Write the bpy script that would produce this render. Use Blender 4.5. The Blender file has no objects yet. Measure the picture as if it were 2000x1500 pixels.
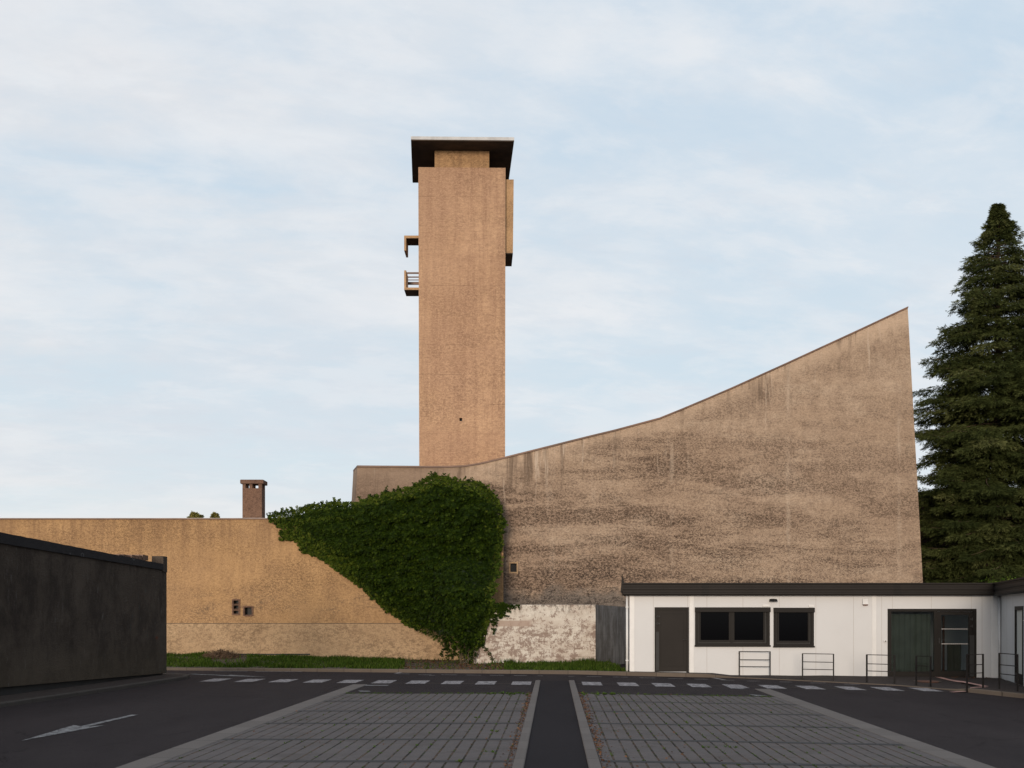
import bpy, bmesh, math, random
from mathutils import Vector, noise as mnoise
R = math.radians
sc = bpy.context.scene
random.seed(7)
col = sc.collection
# ------------------------------------------------------------------ camera
H = 2.08; F = 2000.0; CX = 1000.0; HV = 1199.0
cam = bpy.data.cameras.new('camera'); co = bpy.data.objects.new('camera', cam); col.objects.link(co)
co.location = (0, 0, H); co.rotation_euler = (R(90), 0, 0)
cam.sensor_width = 36; cam.lens = 36 * F / 2000.0
cam.shift_x = 0; cam.shift_y = (HV - 750) / 2000.0
cam.clip_start = 0.1; cam.clip_end = 5000
sc.camera = co
# ------------------------------------------------------------------ light
SUN_EL = 6.5; SUN_AZ = 11.0          # degrees; behind the camera, to its left
sv = Vector((-math.sin(R(SUN_AZ)) * math.cos(R(SUN_EL)), -math.cos(R(SUN_AZ)) * math.cos(R(SUN_EL)), math.sin(R(SUN_EL))))
sl = bpy.data.lights.new('sun', 'SUN'); so = bpy.data.objects.new('sun', sl); col.objects.link(so)
sl.energy = 3.5; sl.angle = R(18); sl.color = (1.0, 0.83, 0.66)
so.rotation_euler = (-sv).to_track_quat('-Z', 'Y').to_euler()
so.location = (-20, -30, 30)
sc.view_settings.view_transform = 'Standard'; sc.view_settings.look = 'None'
sc.view_settings.exposure = 0.0; sc.view_settings.gamma = 1.0

# ------------------------------------------------------------------ node helper
class NG:
    def __init__(s, nt): s.nt = nt; s.L = nt.links
    def n(s, t, **kw):
        o = s.nt.nodes.new(t)
        for k, v in kw.items(): setattr(o, k, v)
        return o
    def put(s, sock, v):
        if v is None: return
        if isinstance(v, bpy.types.NodeSocket): s.L.new(v, sock)
        elif isinstance(v, (tuple, list)) and len(v) == 3 and sock.type == 'RGBA': sock.default_value = (*v, 1)
        elif isinstance(v, (int, float)) and sock.type == 'VECTOR': sock.default_value = (v, v, v)
        else: sock.default_value = v
    def m(s, op, a, b=None, c=None, clamp=False):
        o = s.n('ShaderNodeMath', operation=op, use_clamp=clamp)
        s.put(o.inputs[0], a); s.put(o.inputs[1], b)
        if c is not None: s.put(o.inputs[2], c)
        return o.outputs[0]
    def mix(s, f, a, b, mode='MIX'):
        o = s.n('ShaderNodeMix', data_type='RGBA', blend_type=mode)
        s.put(o.inputs[0], f); s.put(o.inputs[6], a); s.put(o.inputs[7], b)
        return o.outputs[2]
    def noise(s, vec, scale, detail=4, rough=.6, dist=0):
        o = s.n('ShaderNodeTexNoise'); s.put(o.inputs['Vector'], vec)
        o.inputs['Scale'].default_value = scale; o.inputs['Detail'].default_value = detail
        o.inputs['Roughness'].default_value = rough; o.inputs['Distortion'].default_value = dist
        return o.outputs[0]
    def vor(s, vec, scale, feature='F1', out='Distance'):
        o = s.n('ShaderNodeTexVoronoi', feature=feature); s.put(o.inputs['Vector'], vec)
        o.inputs['Scale'].default_value = scale
        return o.outputs[out]
    def step(s, v, lo, hi, a=0.0, b=1.0):
        o = s.n('ShaderNodeMapRange', interpolation_type='SMOOTHSTEP')
        s.put(o.inputs[0], v); s.put(o.inputs[1], lo); s.put(o.inputs[2], hi); s.put(o.inputs[3], a); s.put(o.inputs[4], b)
        return o.outputs[0]
    def scale(s, vec, sx, sy, sz, rot=(0, 0, 0), loc=(0, 0, 0)):
        o = s.n('ShaderNodeMapping'); s.put(o.inputs[0], vec)
        o.inputs['Scale'].default_value = (sx, sy, sz); o.inputs['Rotation'].default_value = rot; o.inputs['Location'].default_value = loc
        return o.outputs[0]
    def pos(s): return s.n('ShaderNodeNewGeometry').outputs['Position']
    def sep(s, v):
        o = s.n('ShaderNodeSeparateXYZ'); s.put(o.inputs[0], v); return o.outputs
    def comb(s, x, y, z):
        o = s.n('ShaderNodeCombineXYZ'); s.put(o.inputs[0], x); s.put(o.inputs[1], y); s.put(o.inputs[2], z); return o.outputs[0]
    def bump(s, h, strength=.3, dist=.02):
        o = s.n('ShaderNodeBump'); o.inputs['Strength'].default_value = strength; o.inputs['Distance'].default_value = dist
        s.put(o.inputs['Height'], h); return o.outputs[0]

def new_mat(name):
    m = bpy.data.materials.new(name); m.use_nodes = True
    nt = m.node_tree; g = NG(nt); b = nt.nodes['Principled BSDF']
    return m, g, b
def setp(g, b, color=None, rough=None, metal=None, normal=None, spec=None):
    if color is not None: g.put(b.inputs['Base Color'], color)
    if rough is not None: g.put(b.inputs['Roughness'], rough)
    if metal is not None: g.put(b.inputs['Metallic'], metal)
    if normal is not None: g.put(b.inputs['Normal'], normal)
    if spec is not None: g.put(b.inputs['Specular IOR Level'], spec)
def simple(name, color, rough=.6, var=.12, nscale=3, metal=0, spec=.5, bump=0):
    m, g, b = new_mat(name); p = g.pos()
    f = g.noise(p, nscale, 5, .65)
    dark = tuple(c * (1 - var) for c in color); lite = tuple(min(1, c * (1 + var)) for c in color)
    c = g.mix(g.step(f, .3, .7), dark, lite)
    setp(g, b, c, rough, metal, g.bump(g.noise(p, 60, 3), bump, .005) if bump else None, spec)
    return m

# ------------------------------------------------------------------ world: Nishita sky with a broken veil of cloud
w = bpy.data.worlds.new('World'); sc.world = w; w.use_nodes = True
g = NG(w.node_tree); bg = w.node_tree.nodes['Background']
sky = g.n('ShaderNodeTexSky', sky_type='NISHITA'); sky.sun_disc = False
sky.sun_elevation = R(SUN_EL); sky.sun_rotation = R(180 + SUN_AZ); sky.air_density = 1.0; sky.dust_density = .6; sky.ozone_density = 1.6
bgk = 0.14
d = g.n('ShaderNodeTexCoord').outputs['Generated']
X_, Y_, Z_ = g.sep(d)
zz = g.m('ADD', g.m('MAXIMUM', Z_, 0.0), .22)
pl = g.comb(g.m('DIVIDE', X_, zz), g.m('DIVIDE', Y_, zz), 0.0)
warp = g.scale(pl, 1.0, 1.0, 1.0, rot=(0, 0, R(-12)))
n1 = g.noise(g.scale(warp, 1.0, 1.5, 1), 1.0, 9, .56, .35)
n2 = g.noise(g.scale(warp, 1.3, 2.3, 1, loc=(3, 1, 0)), 3.1, 10, .62, .3)
n3 = g.noise(g.scale(warp, 1.0, 1.3, 1, loc=(9, 4, 2)), .9, 5, .5, .2)
n4 = g.noise(g.scale(warp, .55, 3.2, 1, loc=(5, 7, 2)), 1.3, 7, .55, .5)
cl = g.m('ADD', g.m('ADD', g.m('MULTIPLY', n1, .55), g.m('MULTIPLY', n2, .20)), g.m('MULTIPLY', n4, .25))
mask = g.step(cl, .38, .60)
S = 1.0 / bgk
def k(c, q=1.0): return tuple(x * S * q for x in c)
blue = g.mix(g.step(Z_, .02, .6), k((.70, .80, .87)), k((.59, .72, .85)))
skyc = g.mix(.08, blue, sky.outputs[0])
warmside = g.step(g.m('ADD', X_, g.m('MULTIPLY', g.m('SUBTRACT', n3, .5), .8)), -.40, .25)
cloud = g.mix(warmside, k((.82, .81, .82)), k((.73, .795, .86)))
cloud = g.mix(g.m('MULTIPLY', g.step(n2, .47, .62), .60), cloud, k((.86, .87, .89)))
cloud = g.mix(g.m('MULTIPLY', g.step(n3, .46, .60), .60), cloud, k((.64, .71, .79)))
n5 = g.noise(g.scale(warp, 1.1, 1.9, 1, loc=(2, 8, 1)), 7.5, 9, .68, .25)
mask = g.m('ADD', mask, g.m('MULTIPLY', g.m('SUBTRACT', n5, .5), .55), clamp=True)
cl2 = g.mix(g.m('MULTIPLY', mask, .90), skyc, cloud)
n6 = g.noise(g.scale(warp, 1.0, 1.5, 1, loc=(1, 3, 7)), 4.2, 9, .62, .2)
cl2 = g.mix(g.m('MULTIPLY', g.step(n6, .44, .64), .38), cl2, k((.84, .855, .88)))
cl2 = g.mix(g.m('MULTIPLY', g.step(n5, .50, .68), .22), cl2, k((.64, .70, .78)))
cl3 = g.mix(g.m('MULTIPLY', g.step(Z_, .0, .20, 1, 0), .55), cl2, k((.82, .84, .84)))
g.put(bg.inputs['Color'], cl3); bg.inputs['Strength'].default_value = bgk

# ------------------------------------------------------------------ geometry helpers
PA = .0405                                     # the car park axis leans this much to the right per metre
def gz(x, y):
    s = x - PA * y
    return -.018 * (min(max(s, .9), 18.0) - .9)
def P(u, v, Y): return Vector(((u - CX) * Y / F, Y, H + (HV - v) * Y / F))
def G(u, v, h=0.0):
    Y = 30.0
    for _ in range(40):
        x = (u - CX) * Y / F
        Y = (H - gz(x, Y) - h) * F / (v - HV)
    return Vector(((u - CX) * Y / F, Y))
def finish(name, bm, mat, parent=None, smooth=False, bevel=0):
    if parent is not None:
        bmesh.ops.translate(bm, verts=bm.verts, vec=-parent.location if parent.type == 'EMPTY' else -ploc(parent))
    me = bpy.data.meshes.new(name); bm.to_mesh(me); bm.free()
    if smooth:
        for p in me.polygons: p.use_smooth = True
    o = bpy.data.objects.new(name, me); col.objects.link(o)
    mats = mat if isinstance(mat, (list, tuple)) else [mat]
    for m_ in mats: me.materials.append(m_)
    if parent is not None: o.parent = parent
    if bevel:
        b = o.modifiers.new('bevel', 'BEVEL'); b.width = bevel; b.segments = 2; b.limit_method = 'ANGLE'
    return o
def finish_each(name, bm, mat, parent=None, bevel=0):
    """every separate island of bm becomes its own part"""
    seen = set(); out = []
    for v0 in list(bm.verts):
        if v0 in seen: continue
        st_ = [v0]; isl = []; seen.add(v0)
        while st_:
            v = st_.pop(); isl.append(v)
            for e in v.link_edges:
                w_ = e.other_vert(v)
                if w_ not in seen: seen.add(w_); st_.append(w_)
        b2 = bmesh.new(); mp = {v: b2.verts.new(v.co) for v in isl}; S_ = set(isl)
        for f in {f for v in isl for f in v.link_faces}: b2.faces.new([mp[v] for v in f.verts])
        out.append(finish(name, b2, mat, parent, bevel=bevel))
    bm.free(); return out
def ploc(o):
    v = Vector((0, 0, 0))
    while o is not None: v += o.location; o = o.parent
    return v
def tag(o, label=None, cat=None, group=None, kind=None):
    if label: o['label'] = label
    if cat: o['category'] = cat
    if group: o['group'] = group
    if kind: o['kind'] = kind
    return o
def thing(name, loc, label, cat, group=None):
    o = bpy.data.objects.new(name, None); col.objects.link(o); o.location = loc; o.empty_display_size = .3
    return tag(o, label, cat, group)
def box(bm, x0, x1, y0, y1, z0, z1):
    v = [bm.verts.new(c) for c in ((x0, y0, z0), (x1, y0, z0), (x1, y1, z0), (x0, y1, z0), (x0, y0, z1), (x1, y0, z1), (x1, y1, z1), (x0, y1, z1))]
    for f in ((0, 3, 2, 1), (4, 5, 6, 7), (0, 1, 5, 4), (1, 2, 6, 5), (2, 3, 7, 6), (3, 0, 4, 7)): bm.faces.new([v[i] for i in f])
def bx(*a):
    bm = bmesh.new(); box(bm, *a); return bm
def hull8(bm, lo, hi):
    a = [bm.verts.new(c) for c in lo]; b = [bm.verts.new(c) for c in hi]; n = len(a)
    bm.faces.new(a[::-1]); bm.faces.new(b)
    for i in range(n): bm.faces.new((a[i], a[(i + 1) % n], b[(i + 1) % n], b[i]))
def tube(bm, a, b, r, r2=None, n=8):
    a = Vector(a); b = Vector(b); r2 = r if r2 is None else r2
    d = (b - a).normalized(); s = d.orthogonal().normalized(); t = d.cross(s)
    A = [bm.verts.new(a + (s * math.cos(2 * math.pi * i / n) + t * math.sin(2 * math.pi * i / n)) * r) for i in range(n)]
    B = [bm.verts.new(b + (s * math.cos(2 * math.pi * i / n) + t * math.sin(2 * math.pi * i / n)) * r2) for i in range(n)]
    for i in range(n): bm.faces.new((A[i], A[(i + 1) % n], B[(i + 1) % n], B[i]))
    bm.faces.new(A[::-1]); bm.faces.new(B)
def fixn(bm): bmesh.ops.recalc_face_normals(bm, faces=bm.faces); return bm
def sheet(name, polys, off, mat, kind='structure', label=None):
    """flat ground sheets that follow the fall of the ground"""
    bm = bmesh.new()
    for pts in polys:
        bm.faces.new([bm.verts.new((p[0], p[1], 0)) for p in pts])
    for s0 in (.9, 18.0):
        bmesh.ops.bisect_plane(bm, geom=bm.verts[:] + bm.edges[:] + bm.faces[:], plane_co=(s0, 0, 0), plane_no=Vector((1, -PA, 0)).normalized())
    for v in bm.verts: v.co.z = gz(v.co.x, v.co.y) + off
    bm.normal_update()
    for f in bm.faces:
        if f.normal.z < 0: f.normal_flip()
    o = finish(name, bm, mat); tag(o, label, None, None, kind); return o
def kerb_run(name, pts, wd, mat, ht0=-.1):
    """pts: (x, y, h) along the road edge, kerb body on the left-hand side of travel"""
    bm = bmesh.new(); rows = []
    fine = []
    for i in range(len(pts) - 1):
        a, b = pts[i], pts[i + 1]; L = math.hypot(b[0] - a[0], b[1] - a[1]); n = max(1, int(L / 1.0))
        for j in range(n): fine.append([a[q] + (b[q] - a[q]) * j / n for q in range(3)])
    fine.append(list(pts[-1]))
    for i, p in enumerate(fine):
        a = fine[max(0, i - 1)]; b = fine[min(len(fine) - 1, i + 1)]
        dx, dy = b[0] - a[0], b[1] - a[1]; L = math.hypot(dx, dy); nx, ny = -dy / L, dx / L
        z = gz(p[0], p[1]); t = z + p[2]
        q = (p[0] + nx * wd, p[1] + ny * wd)
        ch = min(.02, max(.002, p[2] * .2))
        rows.append([bm.verts.new(c) for c in ((p[0], p[1], z + ht0), (p[0], p[1], t - ch), (p[0] + nx * ch, p[1] + ny * ch, t), (q[0], q[1], t), (q[0], q[1], z + ht0))])
    for a, b in zip(rows, rows[1:]):
        for i in range(4): bm.faces.new((a[i], b[i], b[i + 1], a[i + 1]))
    bm.faces.new(rows[0]); bm.faces.new(rows[-1][::-1]); fixn(bm)
    return tag(finish(name, bm, mat), kind='structure')
def cut(obj, boxes):
    """cut rectangular openings out of a closed mesh, keep the result as plain mesh"""
    bm = bmesh.new()
    for b in boxes: box(bm, *b)
    me = bpy.data.meshes.new('cut'); bm.to_mesh(me); bm.free()
    c = bpy.data.objects.new('cut', me); col.objects.link(c)
    md = obj.modifiers.new('b', 'BOOLEAN'); md.object = c; md.solver = 'EXACT'; md.operation = 'DIFFERENCE'
    c.location = (0, 0, 0)
    bpy.context.view_layer.update()
    dg = bpy.context.evaluated_depsgraph_get(); ev = obj.evaluated_get(dg)
    nm = bpy.data.meshes.new_from_object(ev); obj.modifiers.clear(); obj.data = nm
    bpy.data.objects.remove(c)

# ------------------------------------------------------------------ materials
def stucco(name, base, lite, dark, speck=.45, streak=.25, grain=14, bumps=.6, hue=None, mode=None):
    m, g, b = new_mat(name); p = g.pos(); x, y, z = g.sep(p)
    big = g.noise(g.scale(p, .22, .22, .5), 1.0, 6, .6, .3)
    mid = g.noise(g.scale(p, 1, 1, 1.3), 1.3, 8, .66, .2)
    c = g.mix(g.step(big, .25, .75), base, lite)
    c = g.mix(g.m('MULTIPLY', g.step(mid, .38, .78), .55), c, dark)
    if hue: c = g.mix(g.m('MULTIPLY', g.step(g.noise(g.scale(p, 1, 1, .6, loc=(7, 2, 3)), .33, 5, .6), .38, .70), .7), c, hue)
    vs = g.noise(g.scale(p, 2.3, 2.3, .16), 1.3, 8, .68, .2)
    c = g.mix(g.m('MULTIPLY', g.step(vs, .42, .64), streak), c, dark)
    g1 = g.noise(g.scale(p, .8, .8, 1.25), grain, 8, .80, .15)
    g2 = g.noise(p, grain * 3.1, 4, .75)
    sp = g.m('ADD', g.m('MULTIPLY', g1, .62), g.m('MULTIPLY', g2, .38))
    sp = g.m('ADD', g.m('MULTIPLY', g.m('SUBTRACT', sp, .5), 2.3), .5)
    dens = g.m('MULTIPLY', g.step(g.noise(g.scale(p, .20, .20, .55, loc=(2, 0, 5)), 1.0, 8, .66, .3), .34, .70), .8)
    k1 = .30
    if mode == 'church':
        low = g.step(z, 4.0, 15.5, 1.0, .25)
        left = g.step(x, -3.0, 19.0, 1.0, .45)
        bandn = g.step(g.noise(g.scale(p, .16, .16, 1.05, loc=(1, 3, 8)), 1.0, 10, .72, .25), .40, .62)
        dens = g.m('MULTIPLY', g.m('MULTIPLY', g.m('ADD', g.m('MULTIPLY', bandn, 1.1), .30), low), g.m('ADD', left, .15), clamp=True)
        c = g.mix(g.m('MULTIPLY', dens, .78), c, dark)
        c = g.mix(g.m('MULTIPLY', g.step(g.noise(g.scale(p, .25, .25, .6, loc=(6, 6, 1)), 1.0, 9, .74, .2), .50, .66), .35), c, (.60, .475, .36))
    amt = g.m('MULTIPLY', g.m('ADD', k1, g.m('MULTIPLY', dens, 1.0 - k1)), speck)
    pit = g.step(sp, g.m('SUBTRACT', .50, g.m('MULTIPLY', dens, .06)), g.m('SUBTRACT', .70, g.m('MULTIPLY', dens, .08)))
    c = g.mix(g.m('MULTIPLY', pit, amt), c, tuple(q * .22 for q in dark))
    lt = g.step(g.m('SUBTRACT', 1, sp), .54, .64)
    c = g.mix(g.m('MULTIPLY', lt, .30), c, tuple(min(1, q * 1.35) for q in lite))
    if mode == 'church':
        zt1 = g.m('ADD', 8.35, g.m('MULTIPLY', g.m('MAXIMUM', g.m('ADD', x, 2.2), 0), .26))
        zt2 = g.m('ADD', 10.75, g.m('MULTIPLY', g.m('SUBTRACT', x, 6.7), .45))
        dtop = g.m('SUBTRACT', g.m('MAXIMUM', zt1, zt2), z)
        run = g.noise(g.scale(p, 1.5, 1.5, .10), 1.6, 8, .72, .3)
        c = g.mix(g.m('MULTIPLY', g.step(g.m('SUBTRACT', dtop, g.m('MULTIPLY', run, 1.8)), -.9, .1, 1, 0), .60), c, tuple(min(1, q * 1.25) for q in lite))
        gap = g.noise(g.scale(p, .35, .35, .3, loc=(8, 1, 1)), 1, 4, .6)
        dr = g.m('MULTIPLY', g.m('MULTIPLY', g.step(run, .46, .66), g.step(dtop, .5, 2.4, 1, 0)), g.step(gap, .4, .58))
        c = g.mix(g.m('MULTIPLY', dr, .75), c, tuple(q * .40 for q in dark))
        wr = g.noise(g.scale(p, 1.1, 1.1, .09, loc=(3, 9, 9)), 2.0, 6, .7, .2)
        c = g.mix(g.m('MULTIPLY', g.m('MULTIPLY', g.step(wr, .58, .66), g.step(dtop, .2, 3.5, 1, 0)), .6), c, (.66, .54, .43))
        # old vertical pour joints and a few hairline cracks
        vj = g.m('ABSOLUTE', g.m('SUBTRACT', g.m('FRACT', g.m('DIVIDE', g.m('ADD', x, .9), 5.3)), .5))
        c = g.mix(g.m('MULTIPLY', g.m('MULTIPLY', g.step(vj, .0, .035, 1, 0), g.step(g.noise(g.scale(p, 2, 2, .5), 1, 6, .8), .45, .6)), .35), c, (.62, .50, .39))
        hc = g.m('ABSOLUTE', g.m('SUBTRACT', g.noise(g.scale(p, .25, .25, .8, loc=(2, 2, 9)), 1.2, 8, .6, .2), .5))
        c = g.mix(g.m('MULTIPLY', g.m('MULTIPLY', g.step(hc, .0, .0028, 1, 0), g.step(mid, .45, .55)), .6), c, tuple(q * .3 for q in dark))
        gn = g.m('ADD', z, g.m('MULTIPLY', g.noise(p, .9, 6, .65), -1.6))
        c = g.mix(g.m('MULTIPLY', g.m('MULTIPLY', g.step(gn, 1.9, 2.5, 1, 0), g.step(x, 5.5, 8, 1, 0)), .85), c, g.mix(g1, (.15, .13, .115), (.26, .23, .20)))
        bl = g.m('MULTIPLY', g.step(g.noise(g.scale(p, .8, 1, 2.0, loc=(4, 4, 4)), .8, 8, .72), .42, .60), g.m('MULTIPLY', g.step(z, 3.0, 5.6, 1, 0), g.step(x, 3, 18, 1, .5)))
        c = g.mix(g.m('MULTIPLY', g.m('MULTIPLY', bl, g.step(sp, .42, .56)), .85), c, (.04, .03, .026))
        lf = g.step(x, -3.1, -1.2, 1, 0)
        c = g.mix(g.m('MULTIPLY', lf, .60), c, (.215, .15, .11))
    if mode == 'low':
        st = g.noise(g.scale(p, .5, .5, 1.1, loc=(3, 3, 3)), 1.0, 8, .72, .2)
        gy = g.m('MULTIPLY', g.step(st, .46, .66), g.m('MULTIPLY', g.step(z, 1.6, 2.2), g.step(z, 2.6, 3.5, 1, 0)))
        c = g.mix(g.m('MULTIPLY', g.m('MULTIPLY', gy, g.step(sp, .38, .58)), .85), c, (.11, .08, .06))
        tp = g.m('MULTIPLY', g.step(vs, .38, .66), g.step(z, 3.8, 6.1))
        c = g.mix(g.m('MULTIPLY', tp, .55), c, dark)
    if mode == 'tower':
        ln = g.m('FRACT', g.m('DIVIDE', z, 1.45)); hl = g.step(g.m('ABSOLUTE', g.m('SUBTRACT', ln, .5)), .0, .012, 1, 0)
        hl = g.m('MULTIPLY', hl, g.step(g.noise(g.scale(p, .5, .5, .7), 1.2, 3), .45, .6))
        c = g.mix(g.m('MULTIPLY', hl, .8), c, tuple(q * .4 for q in dark))
        zb2 = g.m('DIVIDE', g.m('ADD', z, .6), 2.9); fl = g.n('ShaderNodeTexWhiteNoise', noise_dimensions='1D'); g.put(fl.inputs['W'], g.m('FLOOR', zb2))
        c = g.mix(g.m('MULTIPLY', fl.outputs[0], .22), c, (.34, .20, .13))
        rows = g.noise(g.scale(p, 1.6, 1.6, 10), 1.6, 6, .75)
        c = g.mix(g.m('MULTIPLY', g.step(rows, .48, .72), .45), c, tuple(q * .7 for q in dark))
    hgt = g.m('ADD', sp, g.m('MULTIPLY', pit, -.35))
    setp(g, b, c, .95, 0, g.bump(hgt, bumps, .09), .15)
    return m
M = {}
M['church'] = stucco('church_render', (.435, .315, .222), (.52, .39, .285), (.22, .150, .108), .85, mode='church', grain=12.5, bumps=.9, streak=.12)
M['tower'] = stucco('tower_render', (.46, .295, .18), (.54, .355, .225), (.29, .175, .115), .50, streak=.55, grain=10, mode='tower', hue=(.36, .225, .15), bumps=.7)
M['low'] = stucco('ochre_render', (.385, .235, .115), (.465, .29, .145), (.21, .125, .07), .62, grain=10, mode='low', hue=(.36, .225, .125), bumps=.7, streak=.2)
M['plinth'] = stucco('plinth_render', (.45, .305, .18), (.53, .37, .225), (.29, .185, .11), .6, grain=7, bumps=1.0, streak=.1)
M['box'] = stucco('box_render', (.40, .25, .13), (.46, .30, .17), (.20, .13, .08), .5)
M['chimney'] = stucco('chimney_render', (.155, .09, .062), (.19, .115, .078), (.07, .042, .034), .7, grain=10)
M['soffit'] = simple('underside_shade_concrete', (.035, .022, .014), .9, .4, 1.5, bump=.3)  # near-black shade of the tower's undersides put into the base colour
M['capedge'] = simple('pale_zinc_edge', (.36, .365, .37), .6, .15, 2.0)
M['flash'] = simple('brown_flashing', (.12, .065, .042), .6, .3, 1.0)
M['black'] = simple('black_paint_and_shade', (.012, .012, .012), .7, .3)  # black parts, also the shade painted into the boundary wall's base gap
M['anthracite'] = simple('anthracite_metal', (.017, .0145, .013), .55, .10, .6, spec=.12)
M['anthracite_frame'] = simple('anthracite_frame', (.013, .0115, .0105), .5, .10, .6, spec=.12)
M['white_panel'] = simple('white_panel', (.475, .48, .49), .45, .025, .5, spec=.3)
M['white_plastic'] = simple('white_plastic', (.55, .55, .55), .4, .04, 3)
M['joint'] = simple('panel_joint', (.33, .31, .30), .6, .1)
M['steel'] = simple('dark_painted_steel', (.010, .009, .009), .5, .3, 8, spec=.15)
M['curtain'] = simple('teal_curtain', (.17, .20, .19), .9, .15, 2)
M['interior'] = simple('interior_wall', (.09, .09, .07), .9, .2, 1)
M['blind'] = simple('pale_blind', (.42, .43, .40), .8, .05)
M['bark'] = simple('bark', (.07, .045, .03), .95, .4, 6, bump=.6)
M['darkbuilding'] = simple('dark_brick_house', (.035, .014, .006), .95, .6, .5, bump=.3)
M['manhole'] = simple('rusty_iron', (.10, .04, .025), .8, .3, 9, bump=.4)
M['pink'] = simple('faded_red_paint', (.36, .20, .17), .85, .3, 5)
M['soil'] = simple('soil', (.05, .035, .022), 1, .5, 4, bump=.8)

m, g, b = new_mat('window_glass'); setp(g, b, (.0015, .0015, .002), .12, 0, None, .10); M['glass_dark'] = m
m, g, b = new_mat('clear_glass')
tr = g.n('ShaderNodeBsdfTransparent'); tr.inputs[0].default_value = (.60, .62, .61, 1)
gl = g.n('ShaderNodeBsdfGlossy'); gl.inputs['Roughness'].default_value = .02; gl.inputs[0].default_value = (.8, .85, .85, 1)
fr = g.n('ShaderNodeFresnel'); fr.inputs[0].default_value = 1.35
mx = g.n('ShaderNodeMixShader'); g.L.new(fr.outputs[0], mx.inputs[0]); g.L.new(tr.outputs[0], mx.inputs[1]); g.L.new(gl.outputs[0], mx.inputs[2])
g.L.new(mx.outputs[0], m.node_tree.nodes['Material Output'].inputs[0]); M['glass'] = m

# asphalt
def asphalt(name, base, tint):
    m, g, b = new_mat(name); p = g.pos()
    f = g.vor(p, 95); n = g.noise(p, 160, 3, .7); big = g.noise(g.scale(p, .5, .16, 1), 1, 6, .62, .4); mid = g.noise(p, 2.2, 6, .7)
    c = g.mix(g.step(big, .3, .7), base, tint)
    c = g.mix(g.m('MULTIPLY', g.step(mid, .45, .75), .35), c, tuple(q * .6 for q in base))
    c = g.mix(g.m('MULTIPLY', g.step(n, .54, .70), .65), c, tuple(q * 3.4 for q in base))
    ed_ = g.vor(g.scale(p, .30, .22, 1, loc=(.4, .2, 0)), 1.0, 'DISTANCE_TO_EDGE')
    wv_ = g.m('ADD', ed_, g.m('MULTIPLY', g.m('SUBTRACT', g.noise(p, 1.7, 6, .7), .5), .10))
    crk = g.m('MULTIPLY', g.step(g.m('ABSOLUTE', wv_), .0, .006, 1, 0), g.step(g.noise(p, .35, 3, .5), .46, .56))
    c = g.mix(g.m('MULTIPLY', crk, .75), c, tuple(q * .3 for q in base))
    oil = g.step(g.noise(g.scale(p, 1, .7, 1, loc=(5, 9, 0)), .8, 4, .5), .62, .74)
    c = g.mix(g.m('MULTIPLY', oil, .45), c, tuple(q * .45 for q in base))
    c = g.mix(g.m('MULTIPLY', g.step(g.vor(g.scale(p, 1, 1, 1, loc=(3, 3, 0)), 3.1), .0, .035, 1, 0), .6), c, (.18, .17, .16))
    setp(g, b, c, .9, 0, g.bump(g.m('ADD', f, n), .5, .01), .12); return m
M['asphalt'] = asphalt('asphalt', (.019, .0150, .0165), (.027, .0215, .0230))
M['asphalt_path'] = asphalt('path_asphalt', (.0125, .0108, .0135), (.017, .0148, .0175))
M['asphalt_pave'] = asphalt('pavement_asphalt', (.036, .029, .027), (.045, .036, .033))
# kerb stone with joints every metre
def kerbmat(name, c0, c1, ax=0):
    m, g, b = new_mat(name); p = g.pos(); q = g.scale(p, 1, 1, 1, rot=(0, 0, PA)); x, y, z = g.sep(q)
    t = (x, y)[ax]; fr = g.m('FRACT', t); j = g.step(g.m('ABSOLUTE', g.m('SUBTRACT', fr, .5)), .004, .012, 1, 0)
    idn = g.n('ShaderNodeTexWhiteNoise', noise_dimensions='1D'); g.put(idn.inputs['W'], g.m('FLOOR', g.m('ADD', t, .5)))
    c = g.mix(g.noise(p, 1.5, 6, .7), c0, c1)
    c = g.mix(g.m('MULTIPLY', idn.outputs[0], .25), c, tuple(v * .6 for v in c0))
    c = g.mix(g.m('MULTIPLY', g.step(g.noise(p, 70, 3, .7), .55, .7), .35), c, tuple(v * .45 for v in c0))
    c = g.mix(g.m('MULTIPLY', j, .8), c, (.02, .018, .015))
    setp(g, b, c, .9, 0, g.bump(g.noise(p, 60, 4, .7), .4, .01), .2); return m
M['kerb_path'] = kerbmat('kerb_concrete', (.115, .100, .094), (.155, .138, .129), 1)
M['kerb_road'] = kerbmat('kerb_road_concrete', (.085, .068, .055), (.13, .105, .085), 0)
M['kerb_dark'] = kerbmat('kerb_mossy', (.04, .035, .032), (.065, .056, .05), 1)
# worn road paint
def paint(name, lo, hi, col_):
    m, g, b = new_mat(name); p = g.pos()
    n = g.m('ADD', g.m('MULTIPLY', g.noise(p, 7, 6, .75), .6), g.m('MULTIPLY', g.noise(p, 60, 3, .7), .4))
    c = g.mix(g.step(n, lo, hi), (.028, .025, .029), col_)
    setp(g, b, c, .8, 0, None, .3); return m
M['paint'] = paint('worn_white_paint', .42, .56, (.33, .31, .32))
M['paint_thin'] = paint('worn_thin_paint', .40, .52, (.24, .22, .22))
M['paint_arrow'] = paint('worn_arrow_paint', .42, .56, (.22, .22, .225))
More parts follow.
